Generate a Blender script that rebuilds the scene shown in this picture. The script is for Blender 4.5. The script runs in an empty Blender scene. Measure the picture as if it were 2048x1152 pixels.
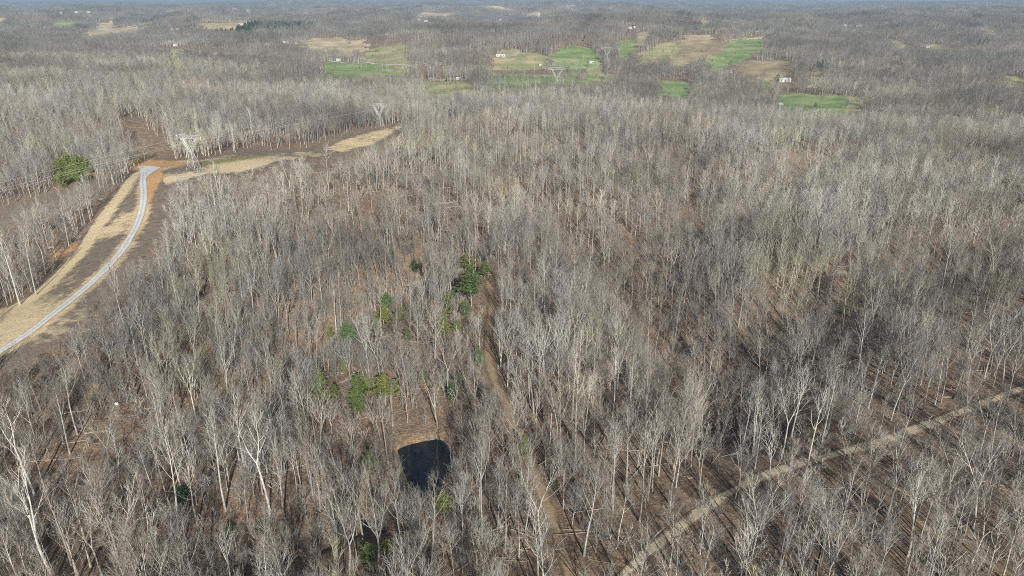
import bpy, math, random
import numpy as np

# ------------------------------------------------------------------ camera, sky, sun, exposure
SC = bpy.context.scene
COL = SC.collection
CAM_H = 110.0
FPX = 1422.0                      # focal length in pixels of the 2048-wide photograph
PITCH = math.radians(22.1)
SUN_EL = math.radians(27.0)
SUN_AZ = math.radians(166.3)      # clockwise from +Y: behind the camera, a little to the right
cd = bpy.data.cameras.new('camera'); cam = bpy.data.objects.new('camera', cd); COL.objects.link(cam)
cam.location = (0, 0, CAM_H); cam.rotation_euler = (math.pi / 2 - PITCH, 0, 0)
cd.sensor_width = 36.0; cd.lens = 36.0 * FPX / 2048.0; cd.clip_start = 0.5; cd.clip_end = 200000
SC.camera = cam
W = bpy.data.worlds.new('World'); SC.world = W; W.use_nodes = True
wn = W.node_tree
sky = wn.nodes.new('ShaderNodeTexSky'); sky.sky_type = 'NISHITA'; sky.sun_disc = False
sky.sun_elevation = SUN_EL; sky.sun_rotation = SUN_AZ; sky.air_density = 1.0; sky.dust_density = 1.6; sky.ozone_density = 1.5
bg = wn.nodes['Background']; bg.inputs[1].default_value = 0.05
wn.links.new(sky.outputs[0], bg.inputs[0])
sd = bpy.data.lights.new('sun', 'SUN'); sd.energy = 5.0; sd.angle = math.radians(0.5); sd.color = (1.0, 0.965, 0.90)
sun = bpy.data.objects.new('sun', sd); COL.objects.link(sun)
sun.rotation_euler = (math.pi / 2 - SUN_EL, 0, math.pi - SUN_AZ)
sun.location = (60, -250, 300)
SC.view_settings.view_transform = 'Standard'; SC.view_settings.look = 'None'
SC.view_settings.exposure = 0.42; SC.view_settings.gamma = 1.0; SC.view_settings.use_curve_mapping = False
SC.render.engine = 'CYCLES'
cy = SC.cycles
cy.use_denoising = False; cy.filter_width = 0.95
cy.max_bounces = 4; cy.diffuse_bounces = 1; cy.glossy_bounces = 1; cy.transmission_bounces = 1
cy.volume_bounces = 0; cy.transparent_max_bounces = 6
cy.use_adaptive_sampling = True; cy.adaptive_threshold = 0.02
cy.caustics_reflective = False; cy.caustics_refractive = False

rng = np.random.default_rng(7)
random.seed(11)
SP, CP = math.sin(PITCH), math.cos(PITCH)

# ------------------------------------------------------------------ pixel <-> world
def ray(px, py):
    u = (np.asarray(px, float) - 1024.0) / FPX; v = (np.asarray(py, float) - 576.0) / FPX
    return np.stack([u, CP - v * SP, -SP - v * CP], -1)

def at_z(px, py, z):
    d = ray(px, py); t = (z - CAM_H) / d[..., 2]
    return d[..., 0] * t, d[..., 1] * t

def project(x, y, z):
    zz = z - CAM_H
    depth = y * CP - zz * SP
    up = y * SP + zz * CP
    ok = depth > 1.0
    dd = np.where(ok, depth, 1.0)
    return np.where(ok, 1024 + FPX * x / dd, -9e4), np.where(ok, 576 - FPX * up / dd, 9e4), dd

# ------------------------------------------------------------------ noise
def _hash(ix, iy, seed):
    h = (ix.astype(np.int64) * 374761393 + iy.astype(np.int64) * 668265263 + seed * 974711) & 0xffffffff
    h = ((h ^ (h >> 13)) * 1274126177) & 0xffffffff
    h = ((h ^ (h >> 16)) * 2246822519) & 0xffffffff
    return ((h ^ (h >> 15)) & 0xffffff) / float(0xffffff)

def vnoise(x, y, seed=0):
    ix = np.floor(x); iy = np.floor(y); fx = x - ix; fy = y - iy
    ux = fx * fx * fx * (fx * (fx * 6 - 15) + 10); uy = fy * fy * fy * (fy * (fy * 6 - 15) + 10)
    a = _hash(ix, iy, seed); b = _hash(ix + 1, iy, seed); c = _hash(ix, iy + 1, seed); d = _hash(ix + 1, iy + 1, seed)
    return (a + (b - a) * ux + (c - a) * uy + (a - b - c + d) * ux * uy) * 2 - 1

def fbm(x, y, wl, octv=3, seed=0):
    s = 0.0; a = 1.0; n = 0.0
    for o in range(octv):
        s = s + a * vnoise(x / wl + 17.3 * o, y / wl - 9.1 * o, seed + o); n += a; a *= 0.5; wl *= 0.5
    return s / n

# ------------------------------------------------------------------ terrain
CTRL = [(1024,1152,0),(100,1152,-2),(2000,1152,3),(850,935,-3),(400,950,-4),(200,820,-2),(20,930,-3),
 (0,700,3),(120,615,6),(230,515,9),(285,400,12),(288,345,14),(390,337,15),(500,315,14),(610,300,12),(780,258,9),
 (350,520,5),(330,640,1),(60,545,-2),(0,600,-3),(0,450,-7),(170,400,3),(0,330,4),(100,260,14),(250,210,13),(300,270,9),
 (420,560,1),(460,450,5),(600,420,6),(700,650,-3),(640,520,1),(800,350,8),
 (950,560,0),(1000,400,5),(1350,700,-7),(1400,430,-5),(1500,600,2),(1700,500,8),(2000,500,8),(1900,700,6),(1500,850,2),(1150,700,1),
 (1200,300,6),(1600,330,3),(1900,300,1),(600,200,4),(200,150,3),(1050,200,-3),(1400,230,-8),
 (1600,240,-20),(1650,205,-26),(2000,230,-18),(890,172,-18),(700,130,-15),(1150,152,-18),(1350,170,-20),
 (1160,110,0),(1420,85,8),(1500,125,-8),(800,118,-2),(1800,150,-10),(300,110,-12),(1024,60,0),(200,60,-10),(1800,70,0),
 (1024,30,0),(100,30,0),(1950,30,0)]
_c = np.array(CTRL, float)
_cx, _cy = at_z(_c[:,0], _c[:,1], _c[:,2])
_cx = np.concatenate([_cx, [0, -60, 60, -9000, 0, 9000, -30000, 0, 30000, -900, 1100, -2500, 2700]])
_cy = np.concatenate([_cy, [30, 30, 30, 12000, 16000, 12000, 30000, 42000, 30000, 500, 500, 1500, 1500]])
_cz = np.concatenate([_c[:,2], [1, -2, 2, 10, 10, 10, 30, 30, 30, 2, 4, 0, 0]])
def _uv(x, y):
    r = np.hypot(x, y)
    return np.arctan2(x, y) * 1.1, np.log(np.maximum(r, 5.0)) * 0.9
_cu, _cv = _uv(_cx, _cy)
def _k(r2): return 0.5 * r2 * np.log(r2 + 1e-9)
_n = len(_cz)
_K = _k((_cu[:,None]-_cu)**2 + (_cv[:,None]-_cv)**2) + np.eye(_n) * 0.004
_P = np.stack([np.ones(_n), _cu, _cv], 1)
_sol = np.linalg.solve(np.block([[_K, _P], [_P.T, np.zeros((3,3))]]), np.concatenate([_cz, np.zeros(3)]))

def inside(px, py, poly):
    P = np.asarray(poly, float); res = np.zeros(np.shape(px), bool)
    x0, y0 = P[-1]
    for x1, y1 in P:
        c = (y0 > py) != (y1 > py)
        if y1 != y0:
            res ^= c & (px < (x1 - x0) * (py - y0) / (y1 - y0) + x0)
        x0, y0 = x1, y1
    return res

def poly_dist(px, py, poly, closed=True):
    """distance to a polygon's outline (pixels or metres)"""
    P = [np.array(p, float) for p in poly]; best = np.full(np.shape(px), 1e9)
    for a, b in zip(P, P[1:] + (P[:1] if closed else [])):
        d = b - a; L = max(d @ d, 1e-9)
        t = np.clip(((px - a[0]) * d[0] + (py - a[1]) * d[1]) / L, 0, 1)
        best = np.minimum(best, np.hypot(px - a[0] - t * d[0], py - a[1] - t * d[1]))
    return best

POND_PX = [(798,900),(812,893),(846,884.5),(873,880),(890.5,884.5),(901,908),(905,929),(890,949),(873,977),(853,989),(836,988),(822,970),(805,929)]
POND_Z = -4.0
POND = [tuple(float(v) for v in at_z(a, b, POND_Z)) for a, b in POND_PX]

HOLLOWS = [([tuple(float(v) for v in at_z(a, b, 0)) for a, b in P], d * 1.4, w) for P, d, w in (
 ([(1040,375),(1075,410),(1150,470),(1245,545),(1330,640),(1365,720),(1440,800)], 9, 20), ([(1375,330),(1405,430),(1390,500)], 5, 26),
 ([(2060,520),(1900,560),(1700,600),(1560,650),(1480,720)], 7, 22), ([(870,540),(760,590),(640,640),(560,720),(480,800)], 6, 16),
 ([(460,1060),(560,1035),(640,1010),(700,980)], 5, 9), ([(1700,300),(1600,350),(1520,420)], 8, 28))]
def height(x, y):
    x = np.asarray(x, float); y = np.asarray(y, float)
    shp = x.shape; x = x.ravel(); y = y.ravel()
    z = np.empty_like(x)
    for i in range(0, len(x), 60000):
        u, v = _uv(x[i:i+60000], y[i:i+60000])
        z[i:i+60000] = _k((u[:,None]-_cu)**2 + (v[:,None]-_cv)**2) @ _sol[:_n] + _sol[_n] + _sol[_n+1]*u + _sol[_n+2]*v
    r = np.hypot(x, y)
    far = np.clip((r - 900) / 1600, 0, 1)
    z += far * (100 * (0.62 - np.abs(fbm(x, y, 1500, 3, 5)) * 2.2) * .6 + 16 * fbm(x, y, 420, 2, 15)) + np.clip((r-2500)/4000, 0, 1) * 60 * fbm(x, y, 2600, 3, 25)
    nr = np.where(r < 1000)[0]
    for P, dep_, w_ in HOLLOWS:
        d = poly_dist(x[nr], y[nr], P, False); z[nr] -= dep_ * np.exp(-(d / w_) ** 2)
    mid = np.clip((r - 180) / 400, 0, 1)
    z += mid * 14 * fbm(x, y, 250, 3, 9) + 0.5 * fbm(x, y, 22, 3, 12)
    pm = np.hypot(x - PC[0], y - PC[1]) < 40
    if pm.any():
        xs, ys = x[pm], y[pm]
        d = poly_dist(xs, ys, POND); sg = np.where(inside(xs, ys, POND), -d, d)
        bank = POND_Z + 0.35 + np.clip(sg, 0, 9) * 0.16
        w = np.clip((9 - sg) / 8, 0, 1); w = w * w * (3 - 2 * w)
        zz = z[pm] * (1 - w) + bank * w
        zz = np.where(sg < 1.2, POND_Z + 0.35 + (sg - 1.2) * 0.45, zz)
        z[pm] = np.maximum(zz, POND_Z - 2.2)
    return z.reshape(shp)
PC = np.mean(np.array(POND), 0)

def hit(px, py):
    """first point of the terrain met by the sight line through a pixel of the photograph"""
    px = np.atleast_1d(np.asarray(px, float)); py = np.atleast_1d(np.asarray(py, float))
    d = ray(px, py); h = np.hypot(d[:,0], d[:,1]); d = d / h[:,None]
    rr = np.exp(np.linspace(math.log(20), math.log(40000), 700))
    out = np.zeros((len(px), 3))
    for i in range(len(px)):
        x = d[i,0]*rr; y = d[i,1]*rr; g = CAM_H + d[i,2]*rr - height(x, y)
        k = np.argmax(g < 0)
        if g[k] >= 0: k = len(rr) - 1
        a = rr[max(k-1, 0)]; b = rr[k]
        for _ in range(3):
            q = np.linspace(a, b, 9); g = CAM_H + d[i,2]*q - height(d[i,0]*q, d[i,1]*q)
            j = int(np.argmax(g < 0)); j = j if g[j] < 0 else 8
            a, b = q[max(j-1,0)], q[j]
        x, y = d[i,0]*b, d[i,1]*b
        out[i] = (x, y, float(height(np.array([x]), np.array([y]))[0]))
    return out

# ------------------------------------------------------------------ object helpers
def tag(o, label=None, cat=None, group=None, kind=None):
    for k, v in (('label', label), ('category', cat), ('group', group), ('kind', kind)):
        if v: o[k] = v
    return o

def mesh_np(name, verts, faces, mats, mat_idx=None, smooth=False):
    """faces: (n,3) or (n,4) int array"""
    me = bpy.data.meshes.new(name)
    V = np.asarray(verts, np.float32); F = np.asarray(faces, np.int32); n, k = F.shape
    me.vertices.add(len(V)); me.vertices.foreach_set('co', V.ravel())
    me.loops.add(n * k); me.loops.foreach_set('vertex_index', F.ravel())
    me.polygons.add(n); me.polygons.foreach_set('loop_start', np.arange(0, n * k, k, dtype=np.int32))
    for m in mats: me.materials.append(m)
    if mat_idx is not None: me.polygons.foreach_set('material_index', np.asarray(mat_idx, np.int32))
    me.update(calc_edges=True)
    me.polygons.foreach_set('use_smooth', np.full(n, smooth))
    return me

def link(name, me, parent=None, loc=None):
    o = bpy.data.objects.new(name, me); COL.objects.link(o)
    if parent is not None: o.parent = parent
    if loc is not None: o.location = loc
    return o

class MB:
    """collects quads and triangles (as quads with a doubled corner avoided: tris kept apart)"""
    def __init__(s): s.v = []; s.q = []; s.n = 0
    def add(s, V, Q):
        s.v.append(np.asarray(V, float)); s.q.append(np.asarray(Q, int) + s.n); s.n += len(V)
    def box(s, c, size, rz=0.0):
        sx, sy, sz = [k / 2 for k in size]
        V = np.array([(x, y, z) for z in (-sz, sz) for x, y in ((-sx,-sy),(sx,-sy),(sx,sy),(-sx,sy))])
        ca, sa = math.cos(rz), math.sin(rz)
        V = np.stack([V[:,0]*ca - V[:,1]*sa, V[:,0]*sa + V[:,1]*ca, V[:,2]], 1) + np.array(c)
        s.add(V, [(3,2,1,0),(4,5,6,7),(0,1,5,4),(1,2,6,5),(2,3,7,6),(3,0,4,7)])
    def tube(s, pts, rad, k=4):
        V, Q = tube(np.array(pts, float), np.array(rad, float) if np.ndim(rad) else np.full(len(pts), rad), k)
        s.add(V, Q)
    def mesh(s, name, mats): return mesh_np(name, np.concatenate(s.v), np.concatenate(s.q), mats)
    def build(s, name, mats, parent=None, loc=None): return link(name, s.mesh(name, mats), parent, loc)

def tube(P, R, k):
    n = len(P)
    T = np.gradient(P, axis=0); T /= np.linalg.norm(T, axis=1)[:,None] + 1e-9
    ref = np.array([1.0, 0, 0]) if abs(T[:,2]).mean() > 0.7 else np.array([0, 0, 1.0])
    A = np.cross(T, ref); A /= np.linalg.norm(A, axis=1)[:,None] + 1e-9
    B = np.cross(T, A)
    a = np.arange(k) * 2 * math.pi / k
    V = (P[:,None] + R[:,None,None] * (A[:,None] * np.cos(a)[None,:,None] + B[:,None] * np.sin(a)[None,:,None])).reshape(-1, 3)
    i = np.arange(n - 1)[:,None] * k; j = np.arange(k)[None]; j2 = (j + 1) % k
    Q = np.stack([i + j, i + j2, i + k + j2, i + k + j], -1).reshape(-1, 4)
    return V, Q

# ------------------------------------------------------------------ materials
def mat(name, rough=0.9):
    m = bpy.data.materials.new(name); m.use_nodes = True
    b = m.node_tree.nodes['Principled BSDF']; b.inputs['Roughness'].default_value = rough
    b.inputs['Specular IOR Level'].default_value = 0.15
    return m, m.node_tree, b

def nd(t, kind, **kw):
    n = t.nodes.new(kind)
    for k, v in kw.items(): setattr(n, k, v)
    return n

def ramp(t, fac, stops):
    r = nd(t, 'ShaderNodeValToRGB'); e = r.color_ramp.elements
    while len(e) < len(stops): e.new(0.5)
    for el, (p, c) in zip(e, stops): el.position = p; el.color = (*c, 1)
    t.links.new(fac, r.inputs[0]); return r.outputs[0]

def noise(t, scale, detail=4, rough=0.6, vec=None):
    n = nd(t, 'ShaderNodeTexNoise'); n.inputs['Scale'].default_value = scale; n.inputs['Detail'].default_value = detail; n.inputs['Roughness'].default_value = rough
    if vec is None:
        g = nd(t, 'ShaderNodeNewGeometry'); vec = g.outputs['Position']
    t.links.new(vec, n.inputs['Vector']); return n.outputs[0]

def mix(t, fac, a, b, mode='MIX'):
    m = nd(t, 'ShaderNodeMix', data_type='RGBA', blend_type=mode)
    for s, v in ((m.inputs[0], fac), (m.inputs[6], a), (m.inputs[7], b)):
        if isinstance(v, (tuple, float, int)): s.default_value = (*v, 1) if isinstance(v, tuple) else v
        else: t.links.new(v, s)
    return m.outputs[2]

def math_n(t, op, a, b=None, clamp=False):
    m = nd(t, 'ShaderNodeMath', operation=op, use_clamp=clamp)
    for s, v in ((m.inputs[0], a), (m.inputs[1], b)):
        if v is None: continue
        if isinstance(v, (float, int)): s.default_value = v
        else: t.links.new(v, s)
    return m.outputs[0]

def bump(t, b, h, strength, dist):
    n = nd(t, 'ShaderNodeBump'); n.inputs['Strength'].default_value = strength; n.inputs['Distance'].default_value = dist
    t.links.new(h, n.inputs['Height']); t.links.new(n.outputs[0], b.inputs['Normal'])

def tree_mat(name, stops, objrand=True, rough=0.85, trunkvar=False, stand=False):
    m, t, b = mat(name, rough)
    oi = nd(t, 'ShaderNodeObjectInfo')
    c = ramp(t, oi.outputs['Random'], stops)
    if trunkvar:
        c = mix(t, ramp(t, noise(t, 1.3, 3), [(0.35, (0,0,0)), (0.65, (1,1,1))]), c, mix(t, 1.0, c, (0.62, 0.60, 0.58), 'MULTIPLY'))
    if stand:
        w = ramp(t, noise(t, 0.0075, 4, 0.65), [(0.34, (0.45,)*3), (0.45, (0.80,)*3), (0.54, (1.0,)*3), (0.66, (1.35,)*3)])
        w = mix(t, 1.0, w, ramp(t, noise(t, 0.013, 4, 0.7), [(0.36, (1.05, 0.98, 0.90)), (0.47, (1.0, 1.0, 1.0)), (0.55, (0.96, 1.0, 1.05)), (0.64, (1.06, 1.07, 0.84))]), 'MULTIPLY')
        c = mix(t, 1.0, c, w, 'MULTIPLY')
    t.links.new(c, b.inputs['Base Color'])
    return m

M = {}
M['bark'] = tree_mat('grey bark', [(0.0, (0.46,0.446,0.40)), (0.3, (0.31,0.297,0.263)), (0.55, (0.55,0.537,0.488)), (0.8, (0.385,0.368,0.325)), (1.0, (0.63,0.616,0.565))], trunkvar=True, stand=True)
M['twig'] = tree_mat('bare twigs', [(0.0, (0.182,0.171,0.150)), (0.25, (0.215,0.206,0.185)), (0.5, (0.142,0.134,0.119)), (0.75, (0.205,0.197,0.164)), (0.88, (0.21,0.190,0.158)), (1.0, (0.172,0.152,0.138))], stand=True)
M['pale'] = tree_mat('white bark', [(0.0, (0.66,0.64,0.59)), (1.0, (0.58,0.56,0.51))], trunkvar=True)
M['paletwig'] = tree_mat('pale twigs', [(0.0, (0.40,0.38,0.34)), (1.0, (0.36,0.34,0.30))])
M['budtwig'] = tree_mat('budding twigs', [(0.0, (0.27,0.27,0.14)), (0.5, (0.24,0.225,0.15)), (1.0, (0.28,0.25,0.16))])
M['redtwig'] = tree_mat('red budding twigs', [(0.0, (0.29,0.16,0.14)), (1.0, (0.27,0.18,0.15))])
M['pine'] = tree_mat('pine needles', [(0.0, (0.055,0.10,0.035)), (0.5, (0.09,0.14,0.035)), (1.0, (0.05,0.11,0.05))])
M['yellowpine'] = tree_mat('yellow green needles', [(0.0, (0.15,0.165,0.045)), (1.0, (0.115,0.14,0.038))])
M['bluepine'] = tree_mat('blue green needles', [(0.0, (0.085,0.14,0.055)), (1.0, (0.07,0.12,0.045))])
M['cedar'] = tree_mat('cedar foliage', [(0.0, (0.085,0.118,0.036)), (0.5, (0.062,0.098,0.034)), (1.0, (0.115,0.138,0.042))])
M['brightcedar'] = tree_mat('brightened cedar foliage', [(0.0, (0.15,0.20,0.05)), (1.0, (0.18,0.215,0.055))])  # cedar green lightened in the colour to offset the crowns' heavy self-shadow
M['farpine'] = tree_mat('dark conifer foliage', [(0.0, (0.03,0.06,0.03)), (1.0, (0.045,0.075,0.03))])
M['rust'] = tree_mat('rusty leaves', [(0.0, (0.34,0.13,0.04)), (1.0, (0.30,0.15,0.06))])
M['blossom'] = tree_mat('white blossom', [(0.0, (0.6,0.58,0.54)), (1.0, (0.55,0.52,0.48))])

def simple(name, col, rough=0.8, var=0.2, scale=0.5):
    m, t, b = mat(name, rough)
    c = mix(t, ramp(t, noise(t, scale, 4), [(0.3, (0,0,0)), (0.7, (1,1,1))]), tuple(v*(1-var) for v in col), tuple(min(v*(1+var), 0.95) for v in col))
    t.links.new(c, b.inputs['Base Color']); return m

# ground: forest litter, straw, orange clay, dry grass mixed by painted-in land-use weights (vertex attribute 'cover')
def ground_mat():
    m, t, b = mat('forest floor', 0.95)
    big = noise(t, 0.035, 5, 0.65); med = noise(t, 0.28, 6, 0.7); fine = noise(t, 2.6, 5, 0.75)
    litter = ramp(t, med, [(0.30, (0.135,0.086,0.055)), (0.46, (0.24,0.160,0.103)), (0.58, (0.31,0.215,0.145)), (0.72, (0.44,0.29,0.165))])
    grey = ramp(t, fine, [(0.3, (0.10,0.082,0.064)), (0.5, (0.22,0.180,0.140)), (0.7, (0.37,0.315,0.24))])
    base = mix(t, ramp(t, big, [(0.4, (0.25,)*3), (0.62, (0.7,)*3)]), litter, grey)
    base = mix(t, 1.0, base, ramp(t, noise(t, 1.1, 6, 0.8), [(0.34, (0.5,)*3), (0.5, (0.95,)*3), (0.64, (1.55,1.5,1.42))]), 'MULTIPLY')
    at = nd(t, 'ShaderNodeAttribute', attribute_name='cover')
    sp = nd(t, 'ShaderNodeSeparateColor'); t.links.new(at.outputs['Color'], sp.inputs[0])
    def wgt(s, nz, k=1.1):    # weight broken up by noise
        a = math_n(t, 'ADD', s, math_n(t, 'MULTIPLY', math_n(t, 'SUBTRACT', nz, 0.5), k))
        return math_n(t, 'MULTIPLY', math_n(t, 'SUBTRACT', a, 0.35), 3.2, True)
    straw = ramp(t, fine, [(0.25, (0.45,0.345,0.19)), (0.5, (0.66,0.53,0.32)), (0.75, (0.77,0.67,0.46))])
    clay = ramp(t, fine, [(0.25, (0.38,0.20,0.085)), (0.5, (0.56,0.33,0.15)), (0.75, (0.68,0.48,0.28))])
    soil = ramp(t, med, [(0.3, (0.15,0.125,0.10)), (0.5, (0.215,0.175,0.135)), (0.7, (0.27,0.22,0.165))])
    c = mix(t, at.outputs['Alpha'], base, soil)
    c = mix(t, wgt(sp.outputs[0], med), c, straw)
    c = mix(t, wgt(sp.outputs[1], med), c, clay)
    grass = ramp(t, med, [(0.3, (0.20,0.175,0.075)), (0.5, (0.24,0.24,0.10)), (0.7, (0.30,0.265,0.13))])
    c = mix(t, wgt(sp.outputs[2], big, 0.7), c, grass)
    t.links.new(c, b.inputs['Base Color'])
    bump(t, b, math_n(t, 'ADD', fine, math_n(t, 'MULTIPLY', med, 2.0)), 0.7, 0.5)
    return m
M['ground'] = ground_mat()

def field_mat(name, a, b2, c2):
    m, t, b = mat(name, 0.95)
    c = ramp(t, noise(t, 0.022, 6, 0.65), [(0.38, a), (0.5, b2), (0.60, c2)])
    f = noise(t, 0.5, 3)
    c = mix(t, math_n(t, 'MULTIPLY', f, 0.5), c, mix(t, 1.0, c, (1.25,1.2,1.15), 'MULTIPLY'))
    t.links.new(c, b.inputs['Base Color']); return m
M['green'] = field_mat('green winter wheat', (0.15,0.22,0.08), (0.205,0.28,0.11), (0.30,0.325,0.17))
M['pasture'] = field_mat('yellow green pasture', (0.23,0.26,0.12), (0.32,0.31,0.165), (0.42,0.37,0.22))
M['tan'] = field_mat('dry tan grass', (0.33,0.28,0.17), (0.44,0.37,0.24), (0.54,0.46,0.31))
M['brown'] = field_mat('brown sedge', (0.24,0.20,0.125), (0.31,0.25,0.16), (0.38,0.33,0.20))

def gravel_mat():
    m, t, b = mat('blue grey gravel', 0.9)
    c = ramp(t, noise(t, 0.9, 6, 0.75), [(0.3, (0.42,0.43,0.43)), (0.5, (0.57,0.585,0.585)), (0.7, (0.68,0.695,0.70))])
    at = nd(t, 'ShaderNodeAttribute', attribute_name='across')
    wt = ramp(t, math_n(t, 'ADD', at.outputs['Fac'], math_n(t, 'MULTIPLY', math_n(t, 'SUBTRACT', noise(t, 0.7, 5, 0.7), 0.5), 0.5)), [(0.0, (0.78,0.77,0.74)), (0.25, (0.9,0.9,0.89)), (0.45, (1.08,1.08,1.08)), (0.7, (0.95,0.94,0.92)), (0.95, (0.78,0.70,0.55))])
    c = mix(t, 1.0, c, wt, 'MULTIPLY')
    t.links.new(c, b.inputs['Base Color']); bump(t, b, noise(t, 6, 4), 0.4, 0.08); return m
M['gravel'] = gravel_mat()

def track_mat(name, a, b2, edge):
    m, t, b = mat(name, 0.95)
    at = nd(t, 'ShaderNodeAttribute', attribute_name='across')      # 0 in the middle, 1 at the ragged edge
    w = math_n(t, 'ADD', at.outputs['Fac'], math_n(t, 'MULTIPLY', math_n(t, 'SUBTRACT', noise(t, 0.35, 6, 0.7), 0.5), 1.5))
    ground = ramp(t, noise(t, 0.8, 5), [(0.3, (0.14,0.10,0.068)), (0.7, edge)])
    dirt = ramp(t, noise(t, 1.2, 6, 0.75), [(0.3, a), (0.7, b2)])
    c = mix(t, ramp(t, w, [(0.42, (0,0,0)), (0.78, (1,1,1))]), dirt, ground)
    t.links.new(c, b.inputs['Base Color']); bump(t, b, noise(t, 2, 5), 0.6, 0.25); return m
M['dirt'] = track_mat('pale dirt', (0.40,0.325,0.215), (0.62,0.52,0.37), (0.25,0.175,0.115))
M['grasstrack'] = track_mat('dry grass track', (0.23,0.17,0.105), (0.38,0.285,0.175), (0.24,0.165,0.11))
M['water'], _t, _b = mat('dark pond water', 0.06)
_b.inputs['Specular IOR Level'].default_value = 0.5
_t.links.new(ramp(_t, noise(_t, 0.25, 4), [(0.35, (0.005,0.008,0.014)), (0.7, (0.018,0.019,0.018))]), _b.inputs['Base Color'])
bump(_t, _b, noise(_t, 0.8, 2), 0.012, 0.05)
M['steel'], _t, _b = mat('galvanised steel', 0.45)
_b.inputs['Base Color'].default_value = (0.62,0.63,0.63,1); _b.inputs['Metallic'].default_value = 0.3
M['wire'] = simple('aluminium wire', (0.55,0.56,0.57), 0.4, 0.1)
M['white'] = simple('white siding', (0.52,0.52,0.50), 0.6, 0.06)
M['whiteroof'] = simple('white metal roof', (0.45,0.46,0.47), 0.6, 0.06)
M['greyroof'] = simple('grey roof', (0.20,0.205,0.215), 0.7, 0.15)
M['blueroof'] = simple('blue grey metal roof', (0.30,0.34,0.42), 0.4, 0.1)
M['brownroof'] = simple('brown roof', (0.20,0.13,0.10), 0.8, 0.15)
M['brick'] = simple('red brown brick', (0.27,0.16,0.12), 0.85, 0.2)
M['glass'] = simple('dark window glass', (0.03,0.035,0.04), 0.2, 0.1)
M['rock'] = simple('pale limestone', (0.62,0.60,0.55), 0.9, 0.15, 2)
M['log'] = simple('weathered log', (0.33,0.28,0.22), 0.9, 0.35, 1.5)
#==GROUND==
def gap(x, y):
    """how wooded the far country is: below zero lie openings"""
    r = np.hypot(x, y)
    return fbm(x, y, 260, 3, 61) + .6 * fbm(x, y, 900, 2, 66) + np.clip((4000 - r) / 1500, 0, 1) * 1.2 + np.clip((r - 6500) / 4000, 0, .5)

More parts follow.
